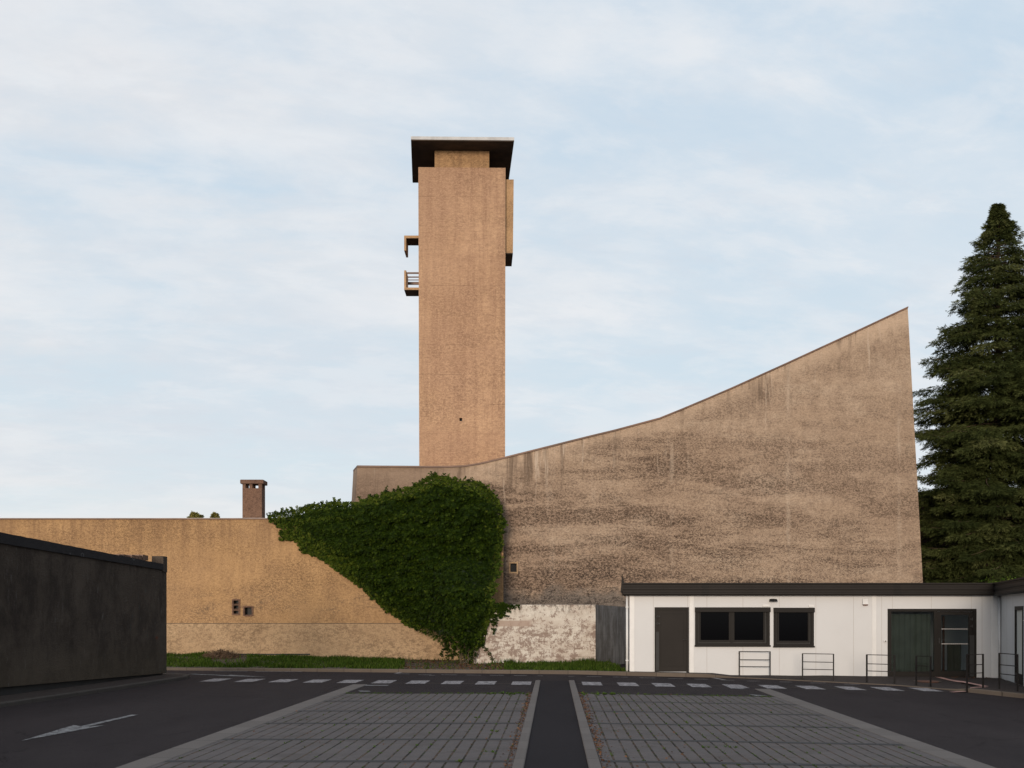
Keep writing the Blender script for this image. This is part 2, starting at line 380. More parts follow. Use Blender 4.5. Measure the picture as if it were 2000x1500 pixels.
# block paving: wide mossy joints run along the bays, tight joints across
m, g, b = new_mat('block_paving'); p = g.pos(); q = g.scale(p, 1, 1, 1, rot=(0, 0, PA)); x, y, z = g.sep(q)
wob = g.m('MULTIPLY', g.m('SUBTRACT', g.noise(p, 3, 3, .6), .5), .012)
xs = g.m('DIVIDE', g.m('ADD', x, wob), .215); ys = g.m('DIVIDE', y, .105)
jx = g.m('ABSOLUTE', g.m('SUBTRACT', g.m('FRACT', xs), .5)); jy = g.m('ABSOLUTE', g.m('SUBTRACT', g.m('FRACT', ys), .5))
idn = g.n('ShaderNodeTexWhiteNoise', noise_dimensions='2D'); g.put(idn.inputs['Vector'], g.comb(g.m('FLOOR', g.m('ADD', xs, .5)), g.m('FLOOR', g.m('ADD', ys, .5)), 0))
idr = g.n('ShaderNodeTexWhiteNoise', noise_dimensions='1D'); g.put(idr.inputs['W'], g.m('FLOOR', g.m('ADD', ys, .5)))
c = g.mix(g.noise(p, .6, 5, .65), (.088, .075, .076), (.140, .121, .117))
c = g.mix(g.m('MULTIPLY', idn.outputs[0], .35), c, (.075, .068, .068))
c = g.mix(g.m('MULTIPLY', idr.outputs[0], .25), c, (.088, .088, .092))
c = g.mix(g.m('MULTIPLY', g.step(g.noise(p, 120, 3, .7), .55, .7), .35), c, (.055, .052, .05))
jcol = g.mix(g.step(g.noise(p, 2.4, 5, .7), .42, .58), (.008, .006, .005), (.080, .050, .034))
jcol = g.mix(g.m('MULTIPLY', g.step(g.noise(g.scale(p, 1, 1, 1, loc=(5, 1, 0)), 3.4, 5, .7), .50, .6), .8), jcol, (.024, .035, .010))
jy_m = g.step(jy, .455, .485)
jw = g.m('ADD', .44, g.m('MULTIPLY', g.m('SUBTRACT', g.noise(p, 9, 4, .7), .5), -.16))
jx_m = g.step(jx, g.m('SUBTRACT', jw, .02), jw)
lid = g.n('ShaderNodeTexWhiteNoise', noise_dimensions='1D'); g.put(lid.inputs['W'], g.m('FLOOR', xs))
seg = g.noise(g.comb(g.m('MULTIPLY', g.m('FLOOR', xs), 3.7), g.m('MULTIPLY', y, .33), 0), 1.0, 3, .6)
jst = g.step(g.m('ADD', seg, g.m('MULTIPLY', lid.outputs[0], .25)), .36, .62, .35, 1.0)
c = g.mix(g.m('MULTIPLY', g.step(g.noise(g.scale(p, 1, 1, 1, loc=(2, 2, 0)), 1.1, 7, .72), .46, .66), .45), c, (.062, .052, .048))
c = g.mix(g.m('MULTIPLY', jy_m, .45), c, (.035, .030, .028)); c = g.mix(g.m('MULTIPLY', jx_m, jst), c, jcol)
setp(g, b, c, .9, 0, g.bump(g.m('ADD', g.m('MULTIPLY', g.m('MAXIMUM', jx_m, g.m('MULTIPLY', jy_m, .5)), -1), g.m('MULTIPLY', g.noise(p, 80, 3, .7), .15)), .8, .012), .2)
M['pavers'] = m
m, g, b = new_mat('bay_divider'); p = g.pos()
setp(g, b, g.mix(g.noise(p, 5, 5, .7), (.012, .012, .014), (.024, .024, .027)), .85); M['divider'] = m
# shaded concrete wall
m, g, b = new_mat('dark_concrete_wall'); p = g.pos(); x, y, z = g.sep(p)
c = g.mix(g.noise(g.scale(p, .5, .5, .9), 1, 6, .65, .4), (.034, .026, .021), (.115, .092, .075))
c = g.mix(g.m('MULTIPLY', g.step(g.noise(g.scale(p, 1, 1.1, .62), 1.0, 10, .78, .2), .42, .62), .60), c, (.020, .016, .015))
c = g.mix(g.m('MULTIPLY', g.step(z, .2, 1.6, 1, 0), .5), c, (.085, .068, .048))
c = g.mix(g.m('MULTIPLY', g.step(g.noise(g.scale(p, 1, 4, .8), 2.3, 6, .8), .60, .67), .5), c, (.15, .14, .135))
spk = g.step(g.noise(g.scale(p, 1, 1, .8), 26, 5, .8), .60, .68)
c = g.mix(g.m('MULTIPLY', spk, .5), c, (.14, .125, .11))
c = g.mix(g.m('MULTIPLY', g.step(g.vor(g.scale(p, .4, .42, .8, loc=(0, .3, .1)), 1.0), .0, .07, 1, 0), .7), c, (.13, .035, .015))
c = g.mix(g.m('MULTIPLY', g.m('MULTIPLY', g.step(g.noise(g.scale(p, 1, 3, .6, loc=(4, 1, 1)), 2, 5, .8), .62, .68), g.step(y, 29, 32)), .6), c, (.03, .085, .095))
setp(g, b, c, .95, 0, g.bump(g.noise(p, 16, 9, .8), .9, .06), .08); M['darkwall'] = m
m, g, b = new_mat('lichen_coping'); p = g.pos()
c = g.mix(g.noise(p, 2, 6, .7), (.018, .017, .019), (.040, .037, .038))
v_ = g.vor(g.scale(p, 1, 1.0, 1.3), 1.7); ring = g.m('MULTIPLY', g.step(v_, .08, .10), g.step(v_, .14, .17, 1, 0))
c = g.mix(g.m('MULTIPLY', g.m('MAXIMUM', g.m('MULTIPLY', ring, .6), g.step(g.noise(p, 5, 5, .8), .66, .72)), .7), c, (.14, .14, .14))
setp(g, b, c, .95, 0, g.bump(g.noise(p, 22, 6, .8), .9, .05), .15); M['coping'] = m
# peeling white paint on a board-marked concrete wall
m, g, b = new_mat('peeling_white_wall'); p = g.pos(); x, y, z = g.sep(p)
n = g.m('ADD', g.m('MULTIPLY', g.noise(g.scale(p, 1.0, 1, 1.5), 1.9, 9, .80, .2), .60), g.m('MULTIPLY', g.noise(g.scale(p, 1, 1, .5), 17, 7, .85), .40))
low = g.step(z, 1.5, 1.75, 1, 0)
th = g.m('ADD', .515, g.m('MULTIPLY', low, -.025))
c = g.mix(g.step(g.noise(p, 1.4, 8, .75), .35, .65), (.52, .49, .44), (.40, .35, .30))
c = g.mix(g.m('MULTIPLY', g.step(n, th, g.m('ADD', th, .03)), .9), c, g.mix(g.noise(p, 8, 4), (.15, .105, .085), (.24, .18, .15)))
ln = g.step(g.m('ABSOLUTE', g.m('SUBTRACT', g.m('FRACT', g.m('DIVIDE', g.m('ADD', z, g.m('MULTIPLY', g.noise(g.scale(p, .5, 1, 1), 1.5, 4), .12)), .30)), .5)), .0, .03, 1, 0)
c = g.mix(g.m('MULTIPLY', g.m('MULTIPLY', ln, low), g.step(g.noise(g.scale(p, .7, 1, 3), 2, 4), .42, .55)), c, (.11, .07, .05))
bnd = g.m('MULTIPLY', g.step(g.m('ABSOLUTE', g.m('SUBTRACT', z, 1.70)), .10, .13, 1, 0), g.step(g.m('ADD', x, g.m('MULTIPLY', n, .5)), .9, 1.1, 1, .15))
c = g.mix(g.m('MULTIPLY', bnd, .85), c, (.29, .22, .18))
c = g.mix(g.m('MULTIPLY', g.step(g.noise(g.scale(p, 3, 3, 1.2), 3, 8, .8), .48, .60), g.step(z, 1.9, 2.4, 0, .9)), c, (.10, .08, .065))
setp(g, b, c, .9, 0, g.bump(n, .5, .03), .2); M['peel'] = m
m, g, b = new_mat('formwork_concrete'); p = g.pos(); x, y, z = g.sep(p)
c = g.mix(g.noise(g.scale(p, 1, 1, .4), 1.6, 6, .7), (.11, .115, .125), (.22, .215, .21))
gr = g.m('MAXIMUM', g.step(g.m('ABSOLUTE', g.m('SUBTRACT', g.m('FRACT', g.m('DIVIDE', y, .55)), .5)), .0, .03, 1, 0), g.step(g.m('ABSOLUTE', g.m('SUBTRACT', g.m('FRACT', g.m('DIVIDE', z, .5)), .5)), .0, .025, 1, 0))
c = g.mix(g.m('MULTIPLY', gr, .35), c, (.04, .038, .034))
c = g.mix(g.m('MULTIPLY', g.step(g.noise(g.scale(p, 1.2, 1.2, .5), 1.4, 8, .75), .38, .6), .75), c, (.06, .055, .05))
c = g.mix(g.m('MULTIPLY', g.step(g.noise(g.scale(p, 3, 3, .2), 2, 5, .7), .5, .65), .6), c, (.04, .035, .03))
setp(g, b, c, .9); M['formwork'] = m
def leafmat(name, cols, rough=.6, trans=.0):
    m, g, b = new_mat(name); a = g.n('ShaderNodeAttribute', attribute_name='tone'); r = a.outputs['Fac']
    r2 = g.n('ShaderNodeNewGeometry').outputs['Random Per Island']
    rp = g.n('ShaderNodeValToRGB'); g.put(rp.inputs[0], r)
    el = rp.color_ramp.elements
    while len(el) > 1: el.remove(el[-1])
    for i, c_ in enumerate(cols):
        e = el[0] if i == 0 else el.new(i / (len(cols) - 1))
        e.position = i / (len(cols) - 1); e.color = (*c_, 1)
    c = g.mix(g.m('MULTIPLY', r2, .45), rp.outputs[0], tuple(v * .55 for v in cols[0]))
    setp(g, b, c, rough, 0, None, .06); return m
M['ivy'] = leafmat('creeper_leaf', [(.005, .011, .001), (.011, .023, .0015), (.021, .037, .002), (.042, .063, .004)], .6)
M['ivy_light'] = leafmat('creeper_leaf_yellowing', [(.025, .045, .004), (.048, .068, .006), (.085, .095, .012)], .6)
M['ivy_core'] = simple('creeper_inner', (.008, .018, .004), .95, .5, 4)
M['stem'] = simple('creeper_stem', (.055, .04, .022), .9, .3, 6)
M['needle'] = leafmat('conifer_needles', [(.017, .024, .007), (.034, .044, .013), (.062, .074, .023), (.125, .135, .052)], .7)
M['grass'] = leafmat('grass_blades', [(.018, .038, .004), (.030, .058, .006), (.045, .078, .008), (.075, .095, .018)], .7)
M['weed'] = leafmat('weeds', [(.035, .075, .012), (.055, .10, .018), (.08, .10, .025)], .7)
M['dead'] = leafmat('dead_leaves', [(.07, .032, .018), (.11, .05, .025), (.16, .075, .035), (.22, .11, .05)], .8)
M['shrub'] = leafmat('shrub_leaf', [(.07, .08, .015), (.13, .125, .03), (.20, .17, .05), (.28, .22, .08)], .7)
M['twig'] = leafmat('dry_twigs', [(.13, .085, .055), (.07, .045, .03), (.17, .12, .08)], .9)

# ------------------------------------------------------------------ ground
bp = [(-600, -200), (600, -200), (600, 1500), (-600, 1500)]
sheet('ground', [bp], -.004, M['asphalt'])
def SY(s, y): return (s + PA * y, y)
def strip(s0, s1, y0, y1): return [SY(s0, y0), SY(s1, y0), SY(s1, y1), SY(s0, y1)]
Y0 = 3.0
YE = 26.72; YK = 31.6; YB = 30.1
sheet('paving_left', [strip(-5.47, -.556, Y0, YE)], .000, M['pavers'])
sheet('paving_right', [strip(.646, 5.80, Y0, YE)], .000, M['pavers'])
divs = []
for y in (6.9, 9.4, 11.88, 14.35, 16.87, 19.37, 21.83, 24.33):
    divs.append(strip(-5.47, -.60, y, y + .18)); divs.append(strip(.69, 5.80, y, y + .18))
sheet('bay_divider_lines', divs, .004, M['divider'])
sheet('path', [strip(-.40, .474, Y0, YK + .05)], .004, M['asphalt_path'])
def solid_strip(name, s0, s1, y0, y1, h, mat):
    bm = bmesh.new(); n = int(y1 - y0) + 1; rows = []
    for i in range(n + 1):
        y = y0 + (y1 - y0) * i / n; a = SY(s0, y); c = SY(s1, y); e = .012
        rows.append([bm.verts.new(q) for q in ((a[0], a[1], gz(*a) - .1), (a[0], a[1], gz(*a) + h - e), (a[0] + e, a[1], gz(*a) + h), (c[0] - e, c[1], gz(*c) + h), (c[0], c[1], gz(*c) + h - e), (c[0], c[1], gz(*c) - .1))])
    for a, c in zip(rows, rows[1:]):
        for i in range(5): bm.faces.new((a[i], c[i], c[i + 1], a[i + 1]))
    bm.faces.new(rows[0]); bm.faces.new(rows[-1]); fixn(bm)
    return tag(finish(name, bm, mat), kind='structure')
solid_strip('path_kerb_left', -.556, -.40, Y0, YK, .035, M['kerb_path'])
solid_strip('path_kerb_right', .474, .646, Y0, YK, .035, M['kerb_path'])
solid_strip('edging_band_left', -5.90, -5.47, Y0, YB, .012, M['kerb_path'])
solid_strip('edging_band_right', 5.80, 6.24, Y0, YB - .6, .012, M['kerb_path'])
# zebra stripes
us = [422, 488, 554, 620, 684.5, 750.5, 816.5, 884, 949.5, 1018.5, 1156, 1226, 1295, 1365, 1436, 1508, 1582, 1660, 1732, 1807]
st = []
for u in us:
    v = 1328.3 + (u - 422) * 6.2 / 600 if u < 1100 else 1334.3 + (u - 1100) * 12.5 / 700
    c = G(u, v); hw = .29; hl = .72
    d = PA
    st.append([(c.x - hw - d * hl, c.y - hl), (c.x + hw - d * hl, c.y - hl), (c.x + hw + d * hl, c.y + hl), (c.x - hw + d * hl, c.y + hl)])
sheet('crosswalk_stripes', st, .004, M['paint'])
def line(u0, v0, u1, v1, wd):
    a = G(u0, v0); c = G(u1, v1); t = (c - a).normalized(); n = Vector((-t.y, t.x)) * wd / 2
    return [(a - n)[:], (c - n)[:], (c + n)[:], (a + n)[:]]
ds = []
for (a, c, v) in [(838, 849, 1319), (817, 843, 1318), (862, 892, 1318), (911, 939, 1318.6), (957, 984, 1319), (1003, 1029, 1319.5), (1050, 1060, 1320), (1110, 1122, 1321), (1146, 1175, 1321.5), (1197, 1226, 1322.5), (1249, 1280, 1324), (1304, 1334, 1325.5), (1356, 1383, 1326.5), (1408, 1434, 1328.5), (1460, 1484, 1330.2), (1523, 1547, 1332), (1583, 1613, 1334), (1649, 1679, 1336.5)]:
    ds.append(line(a, v, c, v + .3, .11))
ds.append(line(773, 1315.5, 796, 1311, .16)); ds.append(line(774, 1316, 800, 1316.5, .12))
ds.append(line(1393, 1324, 1415, 1328, .16)); ds.append(line(420, 1311, 484, 1311, .14)); ds.append(line(498, 1311.6, 592, 1312, .12))
sheet('road_lines', ds, .004, M['paint_thin'])
th = []
th.append(line(768, 1334.2, 1046, 1335, .06)); th.append(line(1122, 1335.3, 1500, 1341, .06)); th.append(line(1500, 1341, 1850, 1350.5, .06))
sheet('joint_line', th, .002, M['kerb_road'])
def arrow(pts): return [G(*p)[:] for p in pts]
def garrow(tip, tail, hw, sw, hl):
    tip = Vector(tip); tail = Vector(tail); t = (tip - tail).normalized(); n = Vector((-t.y, t.x)); hb = tip - t * hl
    return [[(tail - n * sw)[:], (hb - n * sw)[:], (hb + n * sw)[:], (tail + n * sw)[:]], [(hb - n * hw - t * .25)[:], tip[:], (hb + n * hw - t * .25)[:], hb[:]]]
a = garrow(G(42, 1447), G(264, 1396), .30, .07, 2.1)
a2 = garrow(G(520, 1322.3), G(372, 1316.5), .34, .10, 1.7)
a.append([G(694, 1338)[:], G(760, 1338)[:], G(757, 1339.6)[:], G(705, 1339.6)[:]]); a.append([G(699, 1349)[:], G(722, 1349.5)[:], G(724, 1351)[:], G(703, 1351)[:]])
a.append([G(1424, 1343)[:], G(1458, 1345)[:], G(1450, 1346)[:], G(1428, 1345)[:]]); a.append([G(1458, 1355.5)[:], G(1500, 1359)[:], G(1478, 1359.6)[:]])
sheet('road_arrows', a + a2, .004, M['paint_arrow'])

# left pavement and its kerb
lk = [(-12.1, 6, .10), (-11.85, 12, .10), (-11.36, 22.7, .10), (-10.55, 30.5, .10), (-10.38, 32.6, .10), (-10.6, 33.7, .09), (-11.3, 34.6, .08), (-12.6, 35.2, .07), (-18, 36.4, .06), (-30, 38.2, .06)]
kerb_run('kerb_left', lk, .14, M['kerb_dark'])
sheet('pavement_left', [[(p[0] - .12, p[1] - (.12 if i > 5 else 0)) for i, p in enumerate(lk)] + [(-30, 6)]], .085, M['asphalt_pave'])
# far kerb, grass bank, right-hand pavement
def fk(x): return 35.65 - .17 * x
far = [(4.0, fk(4.0), .13), (-3, fk(-3), .12), (-12.5, fk(-12.5), .10), (-30, fk(-30), .10)]
kerb_run('kerb_far', [(p[0], p[1], p[2]) for p in far[::-1]], .16, M['kerb_road'])
rk = [(4.0, 34.97, .13), (5.4, 34.86, .13), (6.6, 34.80, .12), (7.5, 34.82, .03), (*G(1500, 1326.5), .02), (*G(1630, 1333), .02), (*G(1750, 1339), .02), (*G(1830, 1345.5), .02), (*G(1862, 1349), .05), (*G(1895, 1352.5), .12), (*G(2000, 1364), .12), (14.2, 24.5, .12), (14.3, 20, .12), (14.4, 8, .12)]
kerb_run('kerb_right', rk, .13, M['kerb_road'])
bm = bmesh.new(); inner = []; outer = []
for i, p in enumerate(rk):
    a = rk[max(0, i - 1)]; c = rk[min(len(rk) - 1, i + 1)]; t = Vector((c[0] - a[0], c[1] - a[1])).normalized(); n = Vector((-t.y, t.x)) * .12
    outer.append((p[0] + n.x, p[1] + n.y, gz(p[0], p[1]) + p[2] - .003))
wl = [(4.0, 36), (5.4, 36), (6.6, 36), (7.5, 36), (9, 36), (10.8, 36), (12.6, 36), (14, 36), (15.5, 36), (18, 36), (18, 31), (18, 25), (18, 20), (18, 8)]
for q in wl: inner.append((q[0], q[1], gz(*q) + .145))
A = [bm.verts.new(q) for q in outer]; B = [bm.verts.new(q) for q in inner]
for i in range(len(A) - 1): bm.faces.new((A[i], A[i + 1], B[i + 1], B[i]))
fixn(bm)
tag(finish('pavement_right', bm, M['asphalt_pave']), kind='structure')
def on_pave(u, v, h0=.10):
    return G(u, v, h0)
# faded red lines and the iron cover on the pavement: thin solids lying on it
bm = bmesh.new()
from mathutils.bvhtree import BVHTree
bpy.context.view_layer.update()
pv = bpy.data.objects['pavement_right']; bvh = BVHTree.FromPolygons([v.co for v in pv.data.vertices], [p.vertices[:] for p in pv.data.polygons])
def drop(x, y):
    h = bvh.ray_cast(Vector((x, y, 5)), Vector((0, 0, -1)))[0]
    return h.z if h else gz(x, y) + .02
def pray(u, v):
    d_ = Vector(((u - CX) / F, 1, (HV - v) / F)).normalized(); h = bvh.ray_cast(Vector((0, 0, H)), d_)[0]
    return h if h else Vector((*G(u, v, .1), gz(*G(u, v, .1)) + .1))
for (a, c, wd) in (((1832, 1322.5), (1925, 1340.5), .10), ((1858, 1346.5), (1925, 1341.5), .08)):
    n_ = 8
    pa, pc = pray(*a), pray(*c); t = (pc - pa); t.z = 0; t.normalize(); nn = Vector((-t.y, t.x, 0)) * wd
    rows = []
    for i in range(n_ + 1):
        q = pa.lerp(pc, i / n_); l = q - nn; r = q + nn
        rows.append([bm.verts.new((l.x, l.y, drop(l.x, l.y) + .005)), bm.verts.new((r.x, r.y, drop(r.x, r.y) + .005))])
    for r1, r2 in zip(rows, rows[1:]): bm.faces.new((r1[0], r2[0], r2[1], r1[1]))
fixn(bm); tag(finish('pavement_lines', bm, M['pink']), kind='structure')
c = pray(1811, 1330.5)
mh = thing('manhole_cover', (c.x, c.y, drop(c.x, c.y)), 'round rusty manhole cover on the pavement in front of the glazed entrance', 'manhole cover')
bm = bmesh.new(); tube(bm, (c.x, c.y, c.z - .02), (c.x, c.y, c.z + .010), .36, n=28); finish('lid', bm, M['manhole'], mh)
bm = bmesh.new()
for i in range(28):
    a0, a1 = i * math.tau / 28, (i + 1) * math.tau / 28
    f = [bm.verts.new((c.x + r_ * math.cos(t_), c.y + r_ * math.sin(t_), c.z + z_)) for r_, t_, z_ in ((.37, a0, .008), (.37, a1, .008), (.43, a1, .006), (.43, a0, .006))]; bm.faces.new(f)
fixn(bm); finish('rim', bm, M['kerb_road'], mh)

# ------------------------------------------------------------------ ochre low building
YO = 43.5
XE = (983 - 1000) * YO / F
def zO(v): return H + (HV - v) * YO / F
lb = thing('low_building', (-18, YO, 0), 'long low ochre rendered building with a paler plinth left of the ivy', 'building')
bm = bmesh.new()
plan = [(-40, YO), (XE, YO), (XE, YO + .45), (-7.9, YO + .45), (-7.9, YO + 9), (-40, YO + 9)]
hull8(bm, [(x, y, -.8) for x, y in plan], [(x, y, zO(1014.5)) for x, y in plan]); fixn(bm)
wall = finish('wall', bm, M['low'], lb)
def ox(u): return (u - 1000) * YO / F
vents = [(ox(454), ox(468.5), YO - .3, YO + .35, zO(1201), zO(1170.5)), (ox(475.5), ox(494), YO - .3, YO + .35, zO(1203), zO(1184))]
cut(wall, vents)
bm = bmesh.new(); pv0 = -.7
box(bm, -40, ox(898), YO - .045, YO + .02, pv0, zO(1218)); finish('plinth', bm, M['plinth'], lb, bevel=.01)
bm = bx(-40, ox(898), YO - .048, YO + .01, zO(1218) + .001, zO(1218) + .018); finish('joint_line', bm, M['black'], lb)
bm = bmesh.new(); box(bm, -40, XE + .04, YO - .05, YO + .5, zO(1014.5), zO(1012.3)); finish('roof_flashing', bm, M['flash'], lb)
bm = bmesh.new(); box(bm, -40.1, -7.85, YO - .04, YO + 9.05, zO(1012.3), zO(1011.8)); finish('roof', bm, M['capedge'], lb)
# vents: lining, dark back, lintels
def vent(u0, u1, v0, v1, slats, fr):
    bm = bmesh.new(); x0, x1, z0, z1 = ox(u0), ox(u1), zO(v1), zO(v0)
    t = .05
    box(bm, x0 - .02, x0 + t, YO - .025, YO + .25, z0, z1); box(bm, x1 - t, x1 + .02, YO - .025, YO + .25, z0, z1)
    box(bm, x0 + t, x1 - t, YO - .025, YO + .25, z1 - t, z1 + .02); box(bm, x0 + t, x1 - t, YO - .025, YO + .25, z0 - .02, z0 + t)
    f = finish('vent', bm, fr, lb)
    bm = bx(x0 + .01, x1 - .01, YO + .26, YO + .30, z0 + .01, z1 - .01); finish('vent_back', bm, M['black'], f)
    for i in range(slats):
        zc = z0 + (z1 - z0) * (i + 1) / (slats + 1) + .02
        bm = bmesh.new(); hull8(bm, [(x0 + t, YO - .01, zc - .06), (x1 - t, YO - .01, zc - .06), (x1 - t, YO + .14, zc + .0), (x0 + t, YO + .14, zc + .0)], [(x0 + t, YO - .01, zc - .03), (x1 - t, YO - .01, zc - .03), (x1 - t, YO + .14, zc + .03), (x0 + t, YO + .14, zc + .03)]); fixn(bm)
        finish('slat', bm, M['chimney'], f)
vent(454, 468.5, 1170.5, 1201, 2, M['chimney']); vent(475.5, 494, 1184, 1203, 0, M['chimney'])
bm = bx(ox(424), ox(606), YO - .06, YO - .03, zO(1279.3), zO(1276.6)); finish('foundation_gap', bm, M['black'], lb)
# chimney
YC = 47.5
def zc_(v): return H + (HV - v) * YC / F
def xc_(u): return (u - 1000) * YC / F
ch = thing('chimney', (xc_(492), YC, zO(1012)), 'brown square chimney with two openings rising behind the ochre wall', 'chimney')
x0, x1 = xc_(473.5), xc_(511.5); dpt = .62; zb = zO(1011) - .3; zh0, zh1 = zc_(953.5), zc_(945)
bm = bx(x0, x1, YC, YC + dpt, zb, zh0); finish('stack', bm, M['chimney'], ch)
bm = bmesh.new()
for (a, c) in ((473.5, 479.5), (487, 493), (504.5, 511.5)):
    box(bm, xc_(a), xc_(c), YC + .002, YC + .13, zh0, zh1); box(bm, xc_(a), xc_(c), YC + dpt - .13, YC + dpt - .002, zh0, zh1)
finish_each('pillar', bm, M['chimney'], ch)
bm = bx(x0 - .09, x1 + .09, YC - .09, YC + dpt + .12, zh1, zc_(937)); finish('cap', bm, M['chimney'], ch, bevel=.03)

# ------------------------------------------------------------------ church with the sweeping wall
tops = [(698, 912), (730, 912.3), (780, 912.6), (830, 913), (870, 912.8), (905, 911.5), (935, 907), (970, 899), (1010, 889), (1050, 879), (1100, 866.5), (1150, 854), (1200, 842), (1245, 830), (1288, 818.5), (1330, 801.5), (1380, 780.5), (1430, 759), (1480, 736.5), (1530, 714), (1580, 691), (1630, 668), (1680, 645), (1730, 621.5), (1773, 601.5)]
def chY(t): return 44.75 + 2.1 * t - .9 * math.sin(math.pi * t)      # gently bowed plan
chr_ = thing('church', (5, 46, 0), 'tall ochre church whose rendered side wall sweeps up to a point on the right', 'church')
bm = bmesh.new(); NR = 14; grid = []; n = len(tops)
frontpts = []
for i, (u, v) in enumerate(tops):
    t = (u - 698) / 1075.0; Y = chY(t); ub = 677 + (1812 - 677) * t
    top = P(u, v, Y); bot = P(ub, 1310, Y)
    frontpts.append((top, bot))
def col_pts(top, bot): return [bot.lerp(top, j / NR) for j in range(NR + 1)]
left_back = (P(690, 921, 48.3), P(668, 1310, 48.3))
rows = [col_pts(*left_back)] + [col_pts(*fp) for fp in frontpts]
V = [[bm.verts.new(q) for q in r_] for r_ in rows]
# back outline
backs = [[bm.verts.new(q + Vector((0, 13, 0))) for q in r_] for r_ in rows[1:]]
for i in range(len(V) - 1):
    for j in range(NR): bm.faces.new((V[i][j], V[i + 1][j], V[i + 1][j + 1], V[i][j + 1]))
for i in range(len(backs) - 1):
    for j in range(NR): bm.faces.new((backs[i][j], backs[i][j + 1], backs[i + 1][j + 1], backs[i + 1][j]))
    bm.faces.new((V[i + 1][NR], V[i + 2][NR], backs[i + 1][NR], backs[i][NR]))
    bm.faces.new((V[i + 1][0], backs[i][0], backs[i + 1][0], V[i + 2][0]))
for j in range(NR):
    bm.faces.new((V[-1][j], backs[-1][j], backs[-1][j + 1], V[-1][j + 1]))
    bm.faces.new((V[0][j], V[0][j + 1], backs[0][j + 1], backs[0][j]))
bm.faces.new((V[0][NR], V[1][NR], backs[0][NR])); bm.faces.new((V[0][0], backs[0][0], V[1][0]))
fixn(bm)
cw = finish('wall', bm, M['church'], chr_)
YW = chY((1003 - 698) / 1075)
def xw(u): return (u - 1000) * YW / F
def zw(v): return H + (HV - v) * YW / F
cut(cw, [(xw(995.5), xw(1010.5), YW - .5, YW + .45, zw(1118.5), zw(1099))])
bm = bx(xw(995.5), xw(1010.5), YW + .30, YW + .33, zw(1118.5), zw(1099)); wn = finish('window', bm, M['glass_dark'], chr_)
bm = bmesh.new(); x0, x1, z0, z1 = xw(995.5), xw(1010.5), zw(1118.5), zw(1099)
for a in ((x0 - .025, x0 + .03, z0 - .025, z1 + .025), (x1 - .03, x1 + .025, z0 - .05, z1 + .05)): box(bm, a[0], a[1], YW - .02, YW + .12, a[2], a[3])
for a in ((x0 + .03, x1 - .03, z0 - .025, z0 + .03), (x0 + .03, x1 - .03, z1 - .03, z1 + .025)): box(bm, a[0], a[1], YW - .02, YW + .12, a[2], a[3])
finish('frame', bm, M['plinth'], wn)
# flashing along the sweep
bm = bmesh.new(); prev = None
pts = [left_back[0]] + [f_[0] for f_ in frontpts]
for i, q in enumerate(pts):
    r_ = [bm.verts.new(q + Vector(o)) for o in ((0, -.07, -.01), (0, -.07, .06), (0, .5, .06), (0, .5, -.01))]
    if prev:
        for j in range(4): bm.faces.new((prev[j], r_[j], r_[(j + 1) % 4], prev[(j + 1) % 4]))
    prev = r_
    if i in (0, len(pts) - 1): bm.faces.new(r_)
fixn(bm); finish('roof_flashing', bm, M['flash'], chr_)

# ------------------------------------------------------------------ bell tower
tw = thing('bell_tower', (-2.6, 52, 0), 'tall slender ochre bell tower with a flat overhanging cap', 'tower')
def q4(pts, z): return [(x, y, z) for x, y in pts]
YT = 50.0; TZ = H + 872.5 * YT / F
bm = bmesh.new()
lo = [((820 - 1000) * .025, YT), ((986 - 1000) * .025, YT + .08), (-.66, 54.0), (-4.85, 54.0)]
hi = [((817 - 1000) * .025, YT), ((987.3 - 1000) * .025, YT + .08), (-.62, 54.0), (-4.90, 54.0)]
hull8(bm, q4(lo, -.3), q4(hi, TZ)); fixn(bm)
shaft = finish('shaft', bm, M['tower'], tw, bevel=0)
xs, zs = (900 - 1000) * .025, H + (HV - 819) * .025
cut(shaft, [(xs - .07, xs + .07, YT - .5, YT + .5, zs - .08, zs + .08)])
bm = bx(xs - .07, xs + .07, YT + .3, YT + .34, zs - .08, zs + .08); finish('vent', bm, M['black'], tw)
ZS = H + 924.5 * 49 / F
bm = bmesh.new(); nk = [((849 - 1000) * .02505, YT + .06), ((955.5 - 1000) * .02505, YT + .12), (-1.5, 53.6), (-4.0, 53.6)]
hull8(bm, q4(nk, TZ - .2), q4(nk, ZS + .05)); fixn(bm); finish('neck', bm, M['low'], tw)
cp = [((803 - 1000) * 49 / F, 49), ((1004 - 1000) * 49.1 / F, 49.1), (-.19, 53.8), (-5.22, 53.8)]
bm = bmesh.new(); hull8(bm, q4(cp, ZS), q4(cp, ZS + .05)); fixn(bm); finish('cap', bm, M['soffit'], tw)
bm = bmesh.new()
hull8(bm, q4([(x + (-.01 if i in (0, 3) else .01), y - (.01 if i < 2 else -.01)) for i, (x, y) in enumerate(cp)], ZS + .05), q4([(x + (-.01 if i in (0, 3) else .01), y - (.01 if i < 2 else -.01)) for i, (x, y) in enumerate(cp)], ZS + .20)); fixn(bm)
finish('cap_edge', bm, M['capedge'], tw)
